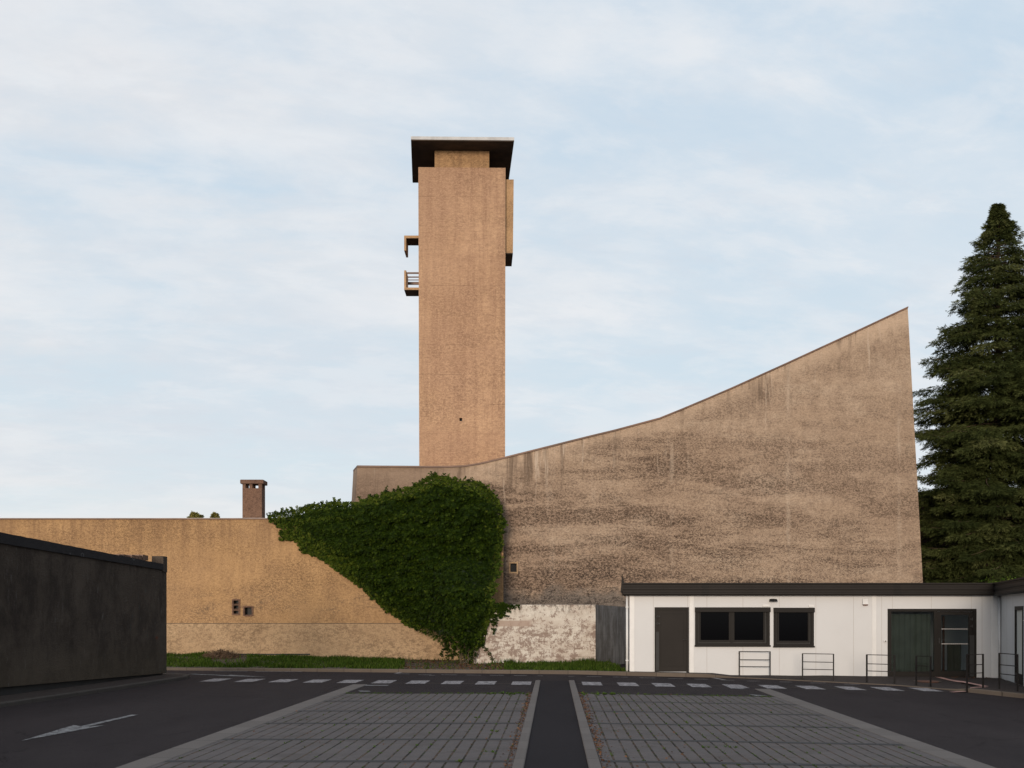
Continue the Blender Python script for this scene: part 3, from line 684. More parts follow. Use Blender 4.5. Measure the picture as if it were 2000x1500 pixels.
# projecting panel on the right side
YB1 = 50.35; zt, zb_ = H + (HV - 350.5) * YB1 / F, H + (HV - 496) * YB1 / F
bm = bmesh.new(); pl_ = [(-.60, YB1), (.085, YB1), (.02, YB1 + 1.8), (-.65, YB1 + 1.8)]
pb_ = [(-.60, YB1), (.045, YB1), (-.02, YB1 + 1.8), (-.65, YB1 + 1.8)]
hull8(bm, q4(pb_, zb_ + .05), q4(pl_, zt)); fixn(bm); sb = finish('side_panel', bm, M['box'], tw)
bm = bmesh.new(); hull8(bm, q4(pb_, zb_), q4(pb_, zb_ + .05)); fixn(bm); finish('soffit', bm, M['soffit'], sb)
# balcony on the left side
YL = 50.6
def xl(u): return (u - 1000) * YL / F
def zl(v): return H + (HV - v) * YL / F
xa, xb, xt_ = xl(789.3), xl(793.2), -4.45
bm = bx(xa, xt_, YL, YL + 1.0, zl(465), zl(460)); hd = finish('balcony_hood', bm, M['box'], tw)
bm = bx(xa, xb, YL + .002, YL + .998, zl(489.3), zl(465)); finish('hood_cheek', bm, M['box'], hd)
bm = bx(xa + .01, xt_, YL + .03, YL + .99, zl(465.5), zl(464.8)); finish('soffit', bm, M['soffit'], hd)  # dark sheet paints the shade under the hood
bm = bx(xa, xt_, YL, YL + 1.0, zl(566), zl(561.5)); bl_ = finish('balcony_floor', bm, M['box'], tw)
bm = bx(xa + .01, xt_, YL + .03, YL + .99, zl(566.5), zl(565.8)); finish('soffit', bm, M['soffit'], bl_)
bm = bx(xa, xb, YL + .002, YL + .998, zl(561.5), zl(528)); finish('balcony_cheek', bm, M['box'], bl_)
bm = bmesh.new()
for (v, h, yy) in ((528.8, .035, .9), (531.5, .05, .08), (541.5, .09, .85), (545, .02, .1), (557, .025, .85)):
    box(bm, xb - .02, xt_, YL + yy, YL + yy + .05, zl(v) - h, zl(v) + h * .5)
for i in (.5,): box(bm, xb + .02, xb + .06, YL + .1, YL + .14, zl(561), zl(531))
finish_each('rail', bm, M['flash'], bl_)

# ------------------------------------------------------------------ peeling white wall with formwork return
YWW = 40.5
rw = thing('retaining_wall', (1.2, YWW, 0), 'low white concrete wall with peeling paint beside the ivy', 'wall')
zt = H + (HV - 1181) * YWW / F
bm = bx((905 - 1000) * YWW / F, (1163.5 - 1000) * YWW / F, YWW, YWW + .35, -.4, zt)
finish('front_wall', bm, M['peel'], rw, bevel=.02)
bm = bmesh.new(); xk = (1163.5 - 1000) * YWW / F
pl_ = [(xk - .005, YWW + .01), (5.2, 44.4), (4.9, 44.6), (xk - .4, YWW + .3)]
hull8(bm, q4(pl_, -.5), [(pl_[0][0], pl_[0][1], zt - .004), (pl_[1][0], pl_[1][1], zt - .08), (pl_[2][0], pl_[2][1], zt - .08), (pl_[3][0], pl_[3][1], zt - .004)]); fixn(bm)
finish('side_wall', bm, M['formwork'], rw)

# ------------------------------------------------------------------ dark shaded wall on the left
dw = thing('boundary_wall', (-12, 30, 0), 'dark stained concrete wall with a lichen covered coping at the left edge', 'wall')
def dwx(y): return -12.4 + (y - 24.75) * (1.0 / 9.05)
def dz(y, a, b_): return a + (y - 24.75) * (b_ - a) / 9.05
TH = .32
def longbox(y0, y1, xoff0, xoff1, zb0, zb1, zt0, zt1, n, jag=0, seed=1):
    rnd = random.Random(seed); bm = bmesh.new(); rows = []
    for i in range(n + 1):
        y = y0 + (y1 - y0) * i / n; x = dwx(y); j = rnd.uniform(-jag, jag)
        rows.append([bm.verts.new(q) for q in ((x + xoff0, y, dz(y, zb0, zb1)), (x + xoff1, y, dz(y, zb0, zb1)), (x + xoff1 + j * .3, y, dz(y, zt0, zt1) + j), (x + xoff0, y, dz(y, zt0, zt1) + j))])
    for a, c in zip(rows, rows[1:]):
        for i in range(4): bm.faces.new((a[i], a[(i + 1) % 4], c[(i + 1) % 4], c[i]))
    bm.faces.new(rows[0]); bm.faces.new(rows[-1]); return fixn(bm)
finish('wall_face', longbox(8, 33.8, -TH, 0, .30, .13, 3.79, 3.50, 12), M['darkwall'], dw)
finish('shadow_gap_footing', longbox(8, 33.74, -TH, -.10, -.3, -.3, .30, .13, 12), M['black'], dw)  # set-back base coloured black to paint the shadow gap below the wall
finish('coping', longbox(8, 33.45, -TH - .05, .05, 3.79, 3.50, 4.05, 3.70, 130, .006), M['coping'], dw)
bm = bx(dwx(33.62) - TH - .03, dwx(33.62) + .03, 33.45, 33.84, 3.45, 3.97); finish('end_pier', bm, M['darkwall'], dw, bevel=.01)
bm = bmesh.new()
rnd = random.Random(5)
for i in range(9):
    y = 31.2 + i * .26; x = dwx(y) - .62 + rnd.uniform(-.03, .03); z = 3.80 + .016 * i
    box(bm, x - .2, x + .2, y, y + .235, z - .10, z + .05 + rnd.uniform(0, .05))
finish('roof_tiles', bm, M['flash'], dw)

# ------------------------------------------------------------------ pavilion
YP = 35.3
pvn = thing('pavilion', (10, YP, 0), 'single storey white panelled pavilion with dark roof fascia in front of the church', 'building')
def px(u, Y=YP): return (u - 1000) * Y / F
def pz(v, Y=YP): return H + (HV - v) * Y / F
ZE = pz(1161); ZB = -.8; XL = px(1229.5); XR = px(1950)
ops = {'door': (1279, 1345, 1186.5, 1312), 'w1': (1358.5, 1502.4, 1187.8, 1260.6), 'w2': (1511.8, 1588.5, 1188.6, 1262), 'entry': (1734, 1906.5, 1189, 1324)}
def wall_open(xa, xb, z0, z1, rects, y, t, tf=lambda p: p):
    xs_ = sorted({xa, xb, *[r[0] for r in rects], *[r[1] for r in rects]}); zs_ = sorted({z0, z1, *[r[2] for r in rects], *[r[3] for r in rects]})
    bm = bmesh.new()
    def solid(i, j):
        if i < 0 or j < 0 or i >= len(xs_) - 1 or j >= len(zs_) - 1: return False
        cx_, cz_ = (xs_[i] + xs_[i + 1]) / 2, (zs_[j] + zs_[j + 1]) / 2
        return not any(r[0] < cx_ < r[1] and r[2] < cz_ < r[3] for r in rects)
    vd = {}
    def vv(x, yy, z):
        k_ = (round(x, 5), round(yy, 5), round(z, 5))
        if k_ not in vd: vd[k_] = bm.verts.new(tf(Vector((x, yy, z))))
        return vd[k_]
    for i in range(len(xs_) - 1):
        for j in range(len(zs_) - 1):
            if not solid(i, j): continue
            a, c, e, f = xs_[i], xs_[i + 1], zs_[j], zs_[j + 1]
            bm.faces.new((vv(a, y, e), vv(c, y, e), vv(c, y, f), vv(a, y, f))); bm.faces.new((vv(a, y + t, e), vv(a, y + t, f), vv(c, y + t, f), vv(c, y + t, e)))
            if not solid(i - 1, j): bm.faces.new((vv(a, y, e), vv(a, y, f), vv(a, y + t, f), vv(a, y + t, e)))
            if not solid(i + 1, j): bm.faces.new((vv(c, y, e), vv(c, y + t, e), vv(c, y + t, f), vv(c, y, f)))
            if not solid(i, j - 1): bm.faces.new((vv(a, y, e), vv(a, y + t, e), vv(c, y + t, e), vv(c, y, e)))
            if not solid(i, j + 1): bm.faces.new((vv(a, y, f), vv(c, y, f), vv(c, y + t, f), vv(a, y + t, f)))
    return fixn(bm)
rects = [(px(a), px(c), pz(e), pz(d_)) for (a, c, d_, e) in ops.values()]
finish('wall', wall_open(XL, XR, ZB, ZE, rects, YP, .09), M['white_panel'], pvn)
# side / back walls and floor
bm = bmesh.new(); hull8(bm, q4([(XL, YP + .09), (XL + .09, YP + .09), (XL + .72, YP + 4.6), (XL + .63, YP + 4.6)], ZB), q4([(XL, YP + .09), (XL + .09, YP + .09), (XL + .72, YP + 4.6), (XL + .63, YP + 4.6)], ZE)); box(bm, XL + .75, XR + 5, YP + 4.5, YP + 4.6, ZB, ZE)
finish('rear_wall', bm, M['white_panel'], pvn)
bm = bx(XL + .8, XR + 5, YP + .1, YP + 4.5, -.25, -.10); finish('floor', bm, M['interior'], pvn)
# proud cover strips (posts) and hairline joints
bm = bmesh.new()
for (a, c) in ((1229.5, 1239), (1346.5, 1355), (1703, 1711), (1936, 1949)):
    box(bm, px(a), px(c), YP - .022, YP - .001, ZB, ZE)
finish_each('cover_strip', bm, M['white_plastic'], pvn, bevel=.004)
bm = bmesh.new()
def vjoint(u, segs):
    for (v0, v1) in segs: box(bm, px(u) - .006, px(u) + .006, YP - .0025, YP + .01, pz(v1), pz(v0))
Z0_, Z1_ = 1161.5, 1340
vjoint(1276, [(Z0_, Z1_)]); vjoint(1380.6, [(Z0_, 1187.6), (1260.8, Z1_)]); vjoint(1451, [(Z0_, 1187.6), (1260.8, Z1_)]); vjoint(1522, [(Z0_, 1188.5), (1262.2, Z1_)])
vjoint(1593.5, [(Z0_, Z1_)]); vjoint(1667, [(Z0_, Z1_)]); vjoint(1743, [(Z0_, 1188.8)]); vjoint(1819, [(Z0_, 1188.8)]); vjoint(1897, [(Z0_, 1188.8)]); vjoint(1343, [(Z0_, 1186)])
vjoint(1722, [(Z0_, Z1_)]); vjoint(1918, [(Z0_, Z1_)])
finish_each('panel_joint', bm, M['joint'], pvn)
# fascia: ridged profile swept along the front and up the right wing
CORN = Vector((XR + .08, YP)); WDIR = Vector((-1.5, -4.8)).normalized(); WN = Vector((WDIR.y, -WDIR.x))   # WN points into the yard (left)
if WN.x > 0: WN = -WN
prof = [(.02, 1163), (.24, 1163), (.27, 1160.5), (.27, 1157.5), (.245, 1156.5), (.245, 1152.5), (.27, 1151.5), (.27, 1147), (.245, 1146), (.245, 1142), (.28, 1141), (.28, 1138.3), (.02, 1138.3)]
YF = 35.05
def pfz(v): return H + (HV - v) * YF / F
def fascia(pts2, name):
    bm = bmesh.new(); rows = []
    for i, (p2, nrm) in enumerate(pts2):
        rows.append([bm.verts.new((p2.x + nrm.x * o, p2.y + nrm.y * o, pfz(v))) for o, v in prof])
    for a, c in zip(rows, rows[1:]):
        for i in range(len(prof)): bm.faces.new((a[i], c[i], c[(i + 1) % len(prof)], a[(i + 1) % len(prof)]))
    bm.faces.new(rows[0]); bm.faces.new(rows[-1]); fixn(bm)
    return finish(name, bm, M['anthracite'], pvn)
fn = Vector((0, -1)); mit = (fn + WN).normalized() / max(.2, (fn + WN).normalized().dot(fn))
wend = CORN + WDIR * 11
fascia([(Vector((px(1216, YF), YP)), fn), (CORN, mit)], 'fascia')
fascia([(CORN + WDIR * .0, mit), (wend, WN)], 'fascia')
zt = pfz(1138.3)
bm = bmesh.new(); rf = [(px(1216, YF), YP - .02), (CORN.x, YP - .02), (wend.x + .02, wend.y), (wend.x + 5, wend.y), (CORN.x + 5, YP + 4.8), (px(1216, YF) + .60, YP + 4.8)]
hull8(bm, q4(rf, ZE + .02), q4(rf, zt - .03)); fixn(bm); finish('roof', bm, M['anthracite'], pvn)
# joint sleeves of the fascia
for u in (1378, 1752):
    bm = bmesh.new(); x = px(u, YF); rows = []
    for xx in (x - .12, x + .12): rows.append([bm.verts.new((xx, YP - o - .006, pfz(v))) for o, v in prof[1:-1]])
    for i in range(len(rows[0]) - 1): bm.faces.new((rows[0][i], rows[1][i], rows[1][i + 1], rows[0][i + 1]))
    fixn(bm); finish('fascia_sleeve', bm, M['anthracite_frame'], pvn)
# pointed verge fin at the left end
bm = bmesh.new()
xf = px(1213, YF)
lo = [(xf - .02, YP - .25, pfz(1157)), (xf + .03, YP - .25, pfz(1157)), (xf + .12, YP - .25, pfz(1139)), (xf + .035, YP - .25, pfz(1122))]
hull8(bm, lo, [(x_ + .10, YP + .6, z_) for x_, _, z_ in lo]); fixn(bm); finish('verge_fin', bm, M['anthracite'], pvn)
# downpipe
bm = bmesh.new(); xd = px(1225); tube(bm, (xd, YP + .03, -.3), (xd, YP + .03, ZE), .042, n=12)
dp_ = finish('downpipe', bm, M['white_plastic'], pvn, smooth=True)
for v in (1186, 1290):
    bm = bmesh.new(); tube(bm, (xd, YP + .03, pz(v) - .025), (xd, YP + .03, pz(v) + .025), .055, n=12); finish('bracket', bm, M['white_plastic'], dp_)
# --- openings
def frame_rect(bm, a, c, z0, z1, t, y0, y1):
    box(bm, a, a + t, y0, y1, z0, z1); box(bm, c - t, c, y0, y1, z0, z1); box(bm, a + t, c - t, y0, y1, z1 - t, z1); box(bm, a + t, c - t, y0, y1, z0, z0 + t)
def window(u0, u1, v0, v1, panes):
    bm = bmesh.new(); frame_rect(bm, px(u0) - .02, px(u1) + .02, pz(v1) - .02, pz(v0) + .02, .10, YP - .02, YP + .07)
    fr_ = finish('window', bm, M['anthracite_frame'], pvn, bevel=.004)
    bm = bmesh.new(); box(bm, px(u0) - .03, px(u1) + .03, YP - .09, YP - .021, pz(v0 + 7.5), pz(v0) + .03); finish('shutter_box', bm, M['anthracite_frame'], fr_, bevel=.006)
    bm = bx(px(u0) - .04, px(u1) + .04, YP - .06, YP - .021, pz(v1) - .045, pz(v1) + .01); finish('sill', bm, M['anthracite_frame'], fr_)
    for i, (a, c) in enumerate(panes):
        bm = bmesh.new(); frame_rect(bm, px(a) - .055, px(c) + .055, pz(v1 - 10.5) - .055, pz(v0 + 8) + .055, .055, YP + .0, YP + .05); s_ = finish('sash', bm, M['anthracite_frame'], fr_, bevel=.003)
        bm = bx(px(a), px(c), YP + .02, YP + .03, pz(v1 - 10.5), pz(v0 + 8)); finish('pane', bm, M['glass_dark'], fr_)
    for i in range(len(panes) - 1):
        bm = bx(px(panes[i][1]) + .054, px(panes[i + 1][0]) - .054, YP - .012, YP + .06, pz(v1 - 6), pz(v0 + 6)); finish('mullion', bm, M['anthracite_frame'], fr_)
    # fill behind the sashes
    bm = bx(px(u0) + .05, px(u1) - .05, YP + .055, YP + .085, pz(v1) + .05, pz(v0) - .05); finish('backing', bm, M['black'], fr_)
window(1358.5, 1502.4, 1187.8, 1260.6, [(1368.5, 1423.7), (1434.5, 1491)])
window(1511.8, 1588.5, 1188.6, 1262, [(1521.5, 1578)])
# white drip caps above the windows' right ends
bm = bx(px(1489), px(1503), YP - .035, YP - .002, pz(1187.0) + .045, pz(1181)); finish('cable_cover', bm, M['white_plastic'], pvn)
bm = bx(px(1579), px(1589.5), YP - .035, YP - .002, pz(1188) + .045, pz(1181.5)); finish('cable_cover', bm, M['white_plastic'], pvn)
# blank door
zd0 = pz(1310.5)
bm = bmesh.new(); a, c = px(1279), px(1345); zt = pz(1186.5)
box(bm, a - .01, a + .08, YP - .015, YP + .07, -.2, zt + .01); box(bm, c - .08, c + .01, YP - .015, YP + .07, -.2, zt + .01); box(bm, a + .08, c - .08, YP - .015, YP + .07, zt - .09, zt + .01)
dr = finish('door', bm, M['anthracite_frame'], pvn, bevel=.004)
bm = bmesh.new(); box(bm, a + .08, c - .08, YP + .01, YP + .06, -.1, zt - .09); lf = finish('door_leaf', bm, M['anthracite'], dr)
bm = bmesh.new(); frame_rect(bm, px(1290), px(1336), zd0 + .16, pz(1198), .025, YP - .0, YP + .012); finish('moulding', bm, M['anthracite_frame'], dr)
bm = bx(px(1281), px(1287), YP - .045, YP - .016, zd0 + .02, pz(1234)); finish('finger_guard', bm, M['black'], dr)
for v in (1204, 1218):
    bm = bmesh.new(); tube(bm, (px(1284), YP - .04, pz(v) - .05), (px(1284), YP - .04, pz(v) + .05), .02, n=10); box(bm, px(1282), px(1289), YP - .03, YP - .016, pz(v) - .02, pz(v) + .02); finish('hinge', bm, M['black'], dr)
bm = bmesh.new(); xh = px(1340); tube(bm, (xh, YP - .016, pz(1249)), (xh, YP - .06, pz(1249)), .012); tube(bm, (xh, YP - .06, pz(1249)), (xh - .12, YP - .06, pz(1249)), .011); finish('handle', bm, M['black'], dr)
# glazed entrance
a, c = px(1734), px(1906.5); zt, z0 = pz(1189), pz(1319.5) - .05
bm = bmesh.new()
box(bm, a - .01, px(1740.8), YP - .015, YP + .07, z0 - .2, zt); box(bm, px(1901), c + .01, YP - .015, YP + .07, z0 - .2, zt)
box(bm, px(1740.8), px(1901), YP - .015, YP + .07, pz(1194.5), zt); box(bm, px(1824.6), px(1830), YP - .015, YP + .07, z0 - .2, pz(1194.5))
box(bm, px(1740.8), px(1824.6), YP - .013, YP + .068, z0 - .2, pz(1311.5)); box(bm, px(1830), px(1901), YP - .013, YP + .068, z0 - .2, z0 + .03)
en = finish('entrance', bm, M['anthracite_frame'], pvn, bevel=.003)
bm = bx(px(1740.8), px(1824.6), YP + .025, YP + .035, pz(1311.5), pz(1194.5)); finish('pane', bm, M['glass'], en)
bm = bmesh.new(); box(bm, px(1830.5), px(1838.5), YP + .0, YP + .05, z0 + .035, pz(1195)); box(bm, px(1892), px(1900.6), YP + .0, YP + .05, z0 + .035, pz(1195))
box(bm, px(1838.5), px(1892), YP + .0, YP + .05, pz(1201), pz(1195)); box(bm, px(1838.5), px(1892), YP + .0, YP + .05, z0 + .035, pz(1311))
dl = finish('glazed_door', bm, M['anthracite_frame'], pvn, bevel=.003)
bm = bx(px(1838.5), px(1892), YP + .022, YP + .032, pz(1311), pz(1201)); finish('pane', bm, M['glass'], dl)
bm = bmesh.new()
for v in (1228.5, 1257.5):
    n_ = 56; rr = []
    for i in range(n_ + 1):
        x = px(1839.3) + (px(1891) - px(1839.3)) * i / n_; hh_ = .017 if i % 4 in (1, 2) else .004
        rr.append([bm.verts.new((x, YP + yo, pz(v) + sg * hh_)) for yo, sg in ((.018, -1), (.018, 1), (.0215, 1), (.0215, -1))])
    for r1_, r2_ in zip(rr, rr[1:]):
        for k_ in range(4): bm.faces.new((r1_[k_], r2_[k_], r2_[(k_ + 1) % 4], r1_[(k_ + 1) % 4]))
    bm.faces.new(rr[0]); bm.faces.new(rr[-1][::-1])
finish_each('safety_marking', bm, M['joint'], dl)
bm = bmesh.new(); xh = px(1834.5); zz_ = pz(1249.5); tube(bm, (xh, YP, zz_), (xh, YP - .055, zz_), .012); tube(bm, (xh, YP - .055, zz_), (xh + .13, YP - .055, zz_), .011); box(bm, xh - .02, xh + .02, YP - .012, YP, zz_ - .12, zz_ + .06); finish('handle', bm, M['black'], dl)
bm = bx(px(1893), px(1901.5), YP - .05, YP - .016, z0 + .02, pz(1240.5)); finish('finger_guard', bm, M['black'], dl)
for v in (1209, 1223):
    bm = bmesh.new(); tube(bm, (px(1898), YP - .04, pz(v) - .05), (px(1898), YP - .04, pz(v) + .05), .02, n=10); box(bm, px(1894), px(1900), YP - .03, YP - .016, pz(v) - .02, pz(v) + .02); finish('hinge', bm, M['black'], dl)
# curtain behind the fixed pane
bm = bmesh.new(); prev = None; rnd = random.Random(3); xcur = px(1741); i = 0
while xcur < px(1826):
    y = YP + .35 + .035 * math.sin(i * .9) + rnd.uniform(-.01, .01)
    r_ = [bm.verts.new((xcur, y, z0 + .06)), bm.verts.new((xcur, y * .5 + (YP + .35) * .5, pz(1200)))]
    if prev: bm.faces.new((prev[0], r_[0], r_[1], prev[1]))
    prev = r_; xcur += .028; i += 1
finish('curtain', bm, M['curtain'], pvn, smooth=True)
bm = bmesh.new(); prev = None; xcur = px(1864); i = 0
while xcur < px(1893):
    y = YP + .6 + .03 * math.sin(i * .8); r_ = [bm.verts.new((xcur, y, z0 + .06)), bm.verts.new((xcur, y, pz(1258)))]
    if prev: bm.faces.new((prev[0], r_[0], r_[1], prev[1]))
    prev = r_; xcur += .03; i += 1
finish('curtain', bm, M['interior'], pvn, smooth=True)
bm = bx(px(1853.5), px(1857), YP + .5, YP + .55, z0 + .05, pz(1203)); finish('inner_post', bm, M['manhole'], pvn)
# lamp, siren box, bell push
lp = thing('wall_lamp', (px(1509), YP, pz(1172)), 'small dark floodlight on the white wall above the two windows', 'lamp')
bm = bmesh.new(); xa_, xb_, zc1 = px(1501), px(1517.5), pz(1172.3)
hull8(bm, [(xa_ + .03, YP - .24, zc1 - .04), (xb_ - .03, YP - .24, zc1 - .04), (xb_, YP - .06, zc1 - .05), (xa_, YP - .06, zc1 - .05)], [(xa_ + .05, YP - .22, zc1 + .0), (xb_ - .05, YP - .22, zc1 + .0), (xb_ - .02, YP - .06, zc1 + .045), (xa_ + .02, YP - .06, zc1 + .045)]); fixn(bm)
finish('housing', bm, M['steel'], lp, bevel=.006)
bm = bx(px(1506), px(1512), YP - .06, YP - .001, zc1 - .05, zc1 + .05); finish('bracket', bm, M['steel'], lp)
sr = thing('alarm_siren', (px(1689), YP, pz(1176)), 'small white alarm siren box high on the white wall between window and entrance', 'alarm')
bm = bmesh.new(); hull8(bm, [(px(1683.5), YP - .10, pz(1180.5)), (px(1694.5), YP - .10, pz(1180.5)), (px(1694.5), YP - .001, pz(1180.5)), (px(1683.5), YP - .001, pz(1180.5))], [(px(1683.8), YP - .06, pz(1169.5)), (px(1694.2), YP - .06, pz(1169.5)), (px(1694.2), YP - .001, pz(1169.5)), (px(1683.8), YP - .001, pz(1169.5))]); fixn(bm)
finish('cover', bm, M['white_plastic'], sr, bevel=.008)
bm = bx(px(1685), px(1693.5), YP - .09, YP - .004, pz(1182.6), pz(1180.6)); finish('lens', bm, M['manhole'], sr)
bp_ = thing('bell_push', (px(1728.5), YP, pz(1252)), 'tiny white bell push left of the glazed entrance', 'doorbell')
bm = bx(px(1725.5), px(1731.5), YP - .05, YP - .001, pz(1254), pz(1250)); finish('housing', bm, M['white_plastic'], bp_, bevel=.006)
bm = bx(px(1727.5), px(1730), YP - .055, YP - .049, pz(1253.2), pz(1251.2)); finish('button', bm, M['steel'], bp_)
# right wing: local frame, x along the wall from the corner towards the camera
def tf(p):  # p.x distance along, p.y depth into the wing (away from yard), p.z height
    q = CORN + WDIR * p.x - WN * p.y
    return Vector((q.x, q.y, p.z))
def tbx(x0, x1, y0, y1, z0, z1):
    bm = bx(x0, x1, y0, y1, z0, z1)
    for v in bm.verts: v.co = tf(v.co)
    return fixn(bm)
def along(u):      # distance along the wing wall where image column u meets it
    k_ = (u - CX) / F; return (k_ * CORN.y - CORN.x) / (WDIR.x - k_ * WDIR.y)
d0, d1 = along(1983), along(1998.7)
zd1 = 2.08 + 13.0 * (CORN.y + WDIR.y * d0) / F
finish('wing_wall', wall_open(0, 11, ZB, ZE + .01, [(d0, d1, .0, 2.30)], 0, .09, tf), M['white_panel'], pvn)
bm = bmesh.new()
for q in ((d0 - .02, d0 + .10, -.02, .07, -.1, 2.32), (d1 - .10, d1 + .02, -.02, .07, -.1, 2.32), (d0 + .10, d1 - .10, -.02, .07, 2.20, 2.32), (d0 + .10, d1 - .10, -.02, .07, -.1, .22)): box(bm, *q)
for v in bm.verts: v.co = tf(v.co)
wd_ = finish('wing_door', fixn(bm), M['anthracite'], pvn)
finish('pane', tbx(d0 + .10, d1 - .10, .03, .045, .22, 2.20), M['blind'], wd_)
bm = bmesh.new()
for dd in (.12, 1.3, 2.5, 6.0, 7.2): 
    if d0 - .1 < dd < d1 + .1: continue
    b2 = tbx(dd - .006, dd + .006, -.003, .01, ZB, ZE)
    me_ = bpy.data.meshes.new('t'); b2.to_mesh(me_); b2.free(); bm.from_mesh(me_); bpy.data.meshes.remove(me_)
finish_each('panel_joint', bm, M['joint'], pvn)
bm = bmesh.new(); q = tf(Vector((.07, -.05, 0))); tube(bm, (q.x, q.y, -.3), (q.x, q.y, ZE), .04, n=12); finish('downpipe', bm, M['white_plastic'], pvn, smooth=True)
finish('rear_wall', tbx(10.9, 11, .1, 5, ZB, ZE), M['white_panel'], pvn)

# ------------------------------------------------------------------ steel hoop barriers
bars = [(1444, 1319, 1504, 1320.5, 1272, (1288, 1301.5), 'leftmost hoop barrier, thin and standing before the double window'),
        (1567.5, 1328, 1628, 1330, 1276.5, (1292.5, 1307), 'second hoop barrier from the left, wide, before the right window'),
        (1693, 1332.5, 1747, 1335.5, 1278.7, (1296.5, 1310.5), 'wide hoop barrier whose right post stands before the curtained pane'),
        (1789.6, 1338.5, 1817.5, 1341, 1281, (1300, 1313.5), 'narrow hoop barrier in the middle of the glazed entrance'),
        (1888.7, 1345.5, 1920, 1343.5, 1277.5, (1297.5, 1314), 'narrow hoop barrier at the right end of the glazed entrance'),
        (1951.7, 1345.5, 1987.5, 1350.5, 1276.5, (1299, 1317), 'rightmost hoop barrier, in front of the wing door')]
for (u0, v0, u1, v1, vt, vb, lab) in bars:
    a = pray(u0, v0); c = pray(u1, v1); mid_ = (a + c) / 2
    t_ = thing('hoop_barrier', (mid_.x, mid_.y, mid_.z), lab, 'barrier', 'steel hoop barriers along the right pavement')
    zt = H + (HV - vt) * (a.y + c.y) / 2 / F
    dirv = Vector((c.x - a.x, c.y - a.y, 0)).normalized(); hw = .027 if u0 > 1600 else .021
    for q in (a, c):
        bm = bmesh.new(); n_ = Vector((-dirv.y, dirv.x, 0)) * .012; t2 = dirv * hw
        b_ = [q - t2 - n_, q + t2 - n_, q + t2 + n_, q - t2 + n_]
        hull8(bm, [(p_.x, p_.y, q.z - .1) for p_ in b_], [(p_.x, p_.y, zt) for p_ in b_]); fixn(bm); finish('post', bm, M['steel'], t_)
    for vv_ in (vt, *vb):
        zz_ = H + (HV - vv_) * (a.y + c.y) / 2 / F - .01
        bm = bmesh.new(); p0 = Vector((a.x, a.y, zz_)) + dirv * hw; p1 = Vector((c.x, c.y, zz_)) - dirv * hw
        if vv_ == vt: p0 -= dirv * hw * .9; p1 += dirv * hw * .9
        n_ = Vector((-dirv.y, dirv.x, 0)) * .010
        hull8(bm, [p0 - n_ - Vector((0, 0, .012)), p1 - n_ - Vector((0, 0, .012)), p1 + n_ - Vector((0, 0, .012)), p0 + n_ - Vector((0, 0, .012))], [p0 - n_ + Vector((0, 0, .012)), p1 - n_ + Vector((0, 0, .012)), p1 + n_ + Vector((0, 0, .012)), p0 + n_ + Vector((0, 0, .012))]); fixn(bm)
        finish('rail', bm, M['steel'], t_)

# ------------------------------------------------------------------ building behind, right
hb = thing('dark_house', (27, 56, 0), 'dark brown building almost hidden between church and conifer', 'building')
bm = bx(19.2, 36, 54, 62, -1, H + (HV - 964) * 54 / F); finish('wall', bm, M['darkbuilding'], hb)
bm = bx(19.1, 36.1, 53.9, 62.1, H + (HV - 964) * 54 / F, H + (HV - 962) * 54 / F + .02); finish('roof', bm, M['anthracite'], hb)

# ------------------------------------------------------------------ vegetation
class Q:
    """fast mesh soup"""
    def __init__(s): s.v = []; s.f = []; s.t = []; s.tone = None
    def quad(s, a, b, c, d): i = len(s.v); s.v += [a, b, c, d]; s.t += [random.random() if s.tone is None else s.tone] * 4; s.f.append((i, i + 1, i + 2, i + 3))
    def tri(s, a, b, c): i = len(s.v); s.v += [a, b, c]; s.t += [random.random() if s.tone is None else s.tone] * 3; s.f.append((i, i + 1, i + 2))
    def build(s, name, mat, parent=None):
        off = ploc(parent) if parent is not None else Vector((0, 0, 0))
        me = bpy.data.meshes.new(name); me.from_pydata([(v[0] - off.x, v[1] - off.y, v[2] - off.z) for v in s.v], [], s.f); me.update()
        at = me.attributes.new('tone', 'FLOAT', 'POINT'); at.data.foreach_set('value', s.t)
        o = bpy.data.objects.new(name, me); col.objects.link(o); me.materials.append(mat)
        if parent is not None: o.parent = parent
        return o
def rv(rnd): 
    while True:
        v = Vector((rnd.uniform(-1, 1), rnd.uniform(-1, 1), rnd.uniform(-1, 1)))
        if .1 < v.length < 1: return v.normalized()
def leaf(q, p, d_, nrm, L, W):
    s_ = d_.cross(nrm)
    if s_.length < 1e-4: s_ = d_.orthogonal()
    s_.normalize(); s_ *= W / 2
    q.quad(p, p + d_ * L * .45 - s_ + nrm * L * .04, p + d_ * L, p + d_ * L * .45 + s_ + nrm * L * .04)
# ---- grass bank
def bank_z(x, y):
    yk = fk(x) + .15; t = min(1, max(0, (y - yk) / max(.1, (YO - yk))))
    zw_ = .38 if x < -14 else (.38 + (x + 14) / 11 * (.12 - .38) if x < -3 else .12)
    if x > -1.5: t2 = min(1, (x + 1.5) / 1.0); zw_ = zw_ * (1 - t2) + .16 * t2
    return gz(x, y) + .10 * (1 - t) + zw_ * t + .02 * mnoise.noise(Vector((x * 2, y * 2, 0)))
bm = bmesh.new(); rows = []
NX = 110
for i in range(NX + 1):
    x = -32 + (4.05 + 32) * i / NX; yk = fk(x) + .14; ye = YO + .05 if x < 3.3 else 44
    rows.append([bm.verts.new((x, yk + (ye - yk) * j / 10, bank_z(x, yk + (ye - yk) * j / 10))) for j in range(11)])
for a, c in zip(rows, rows[1:]):
    for j in range(10): bm.faces.new((a[j], c[j], c[j + 1], a[j + 1]))
fixn(bm); tag(finish('verge', bm, M['soil'], smooth=True), kind='structure')
rnd = random.Random(11); q = Q()
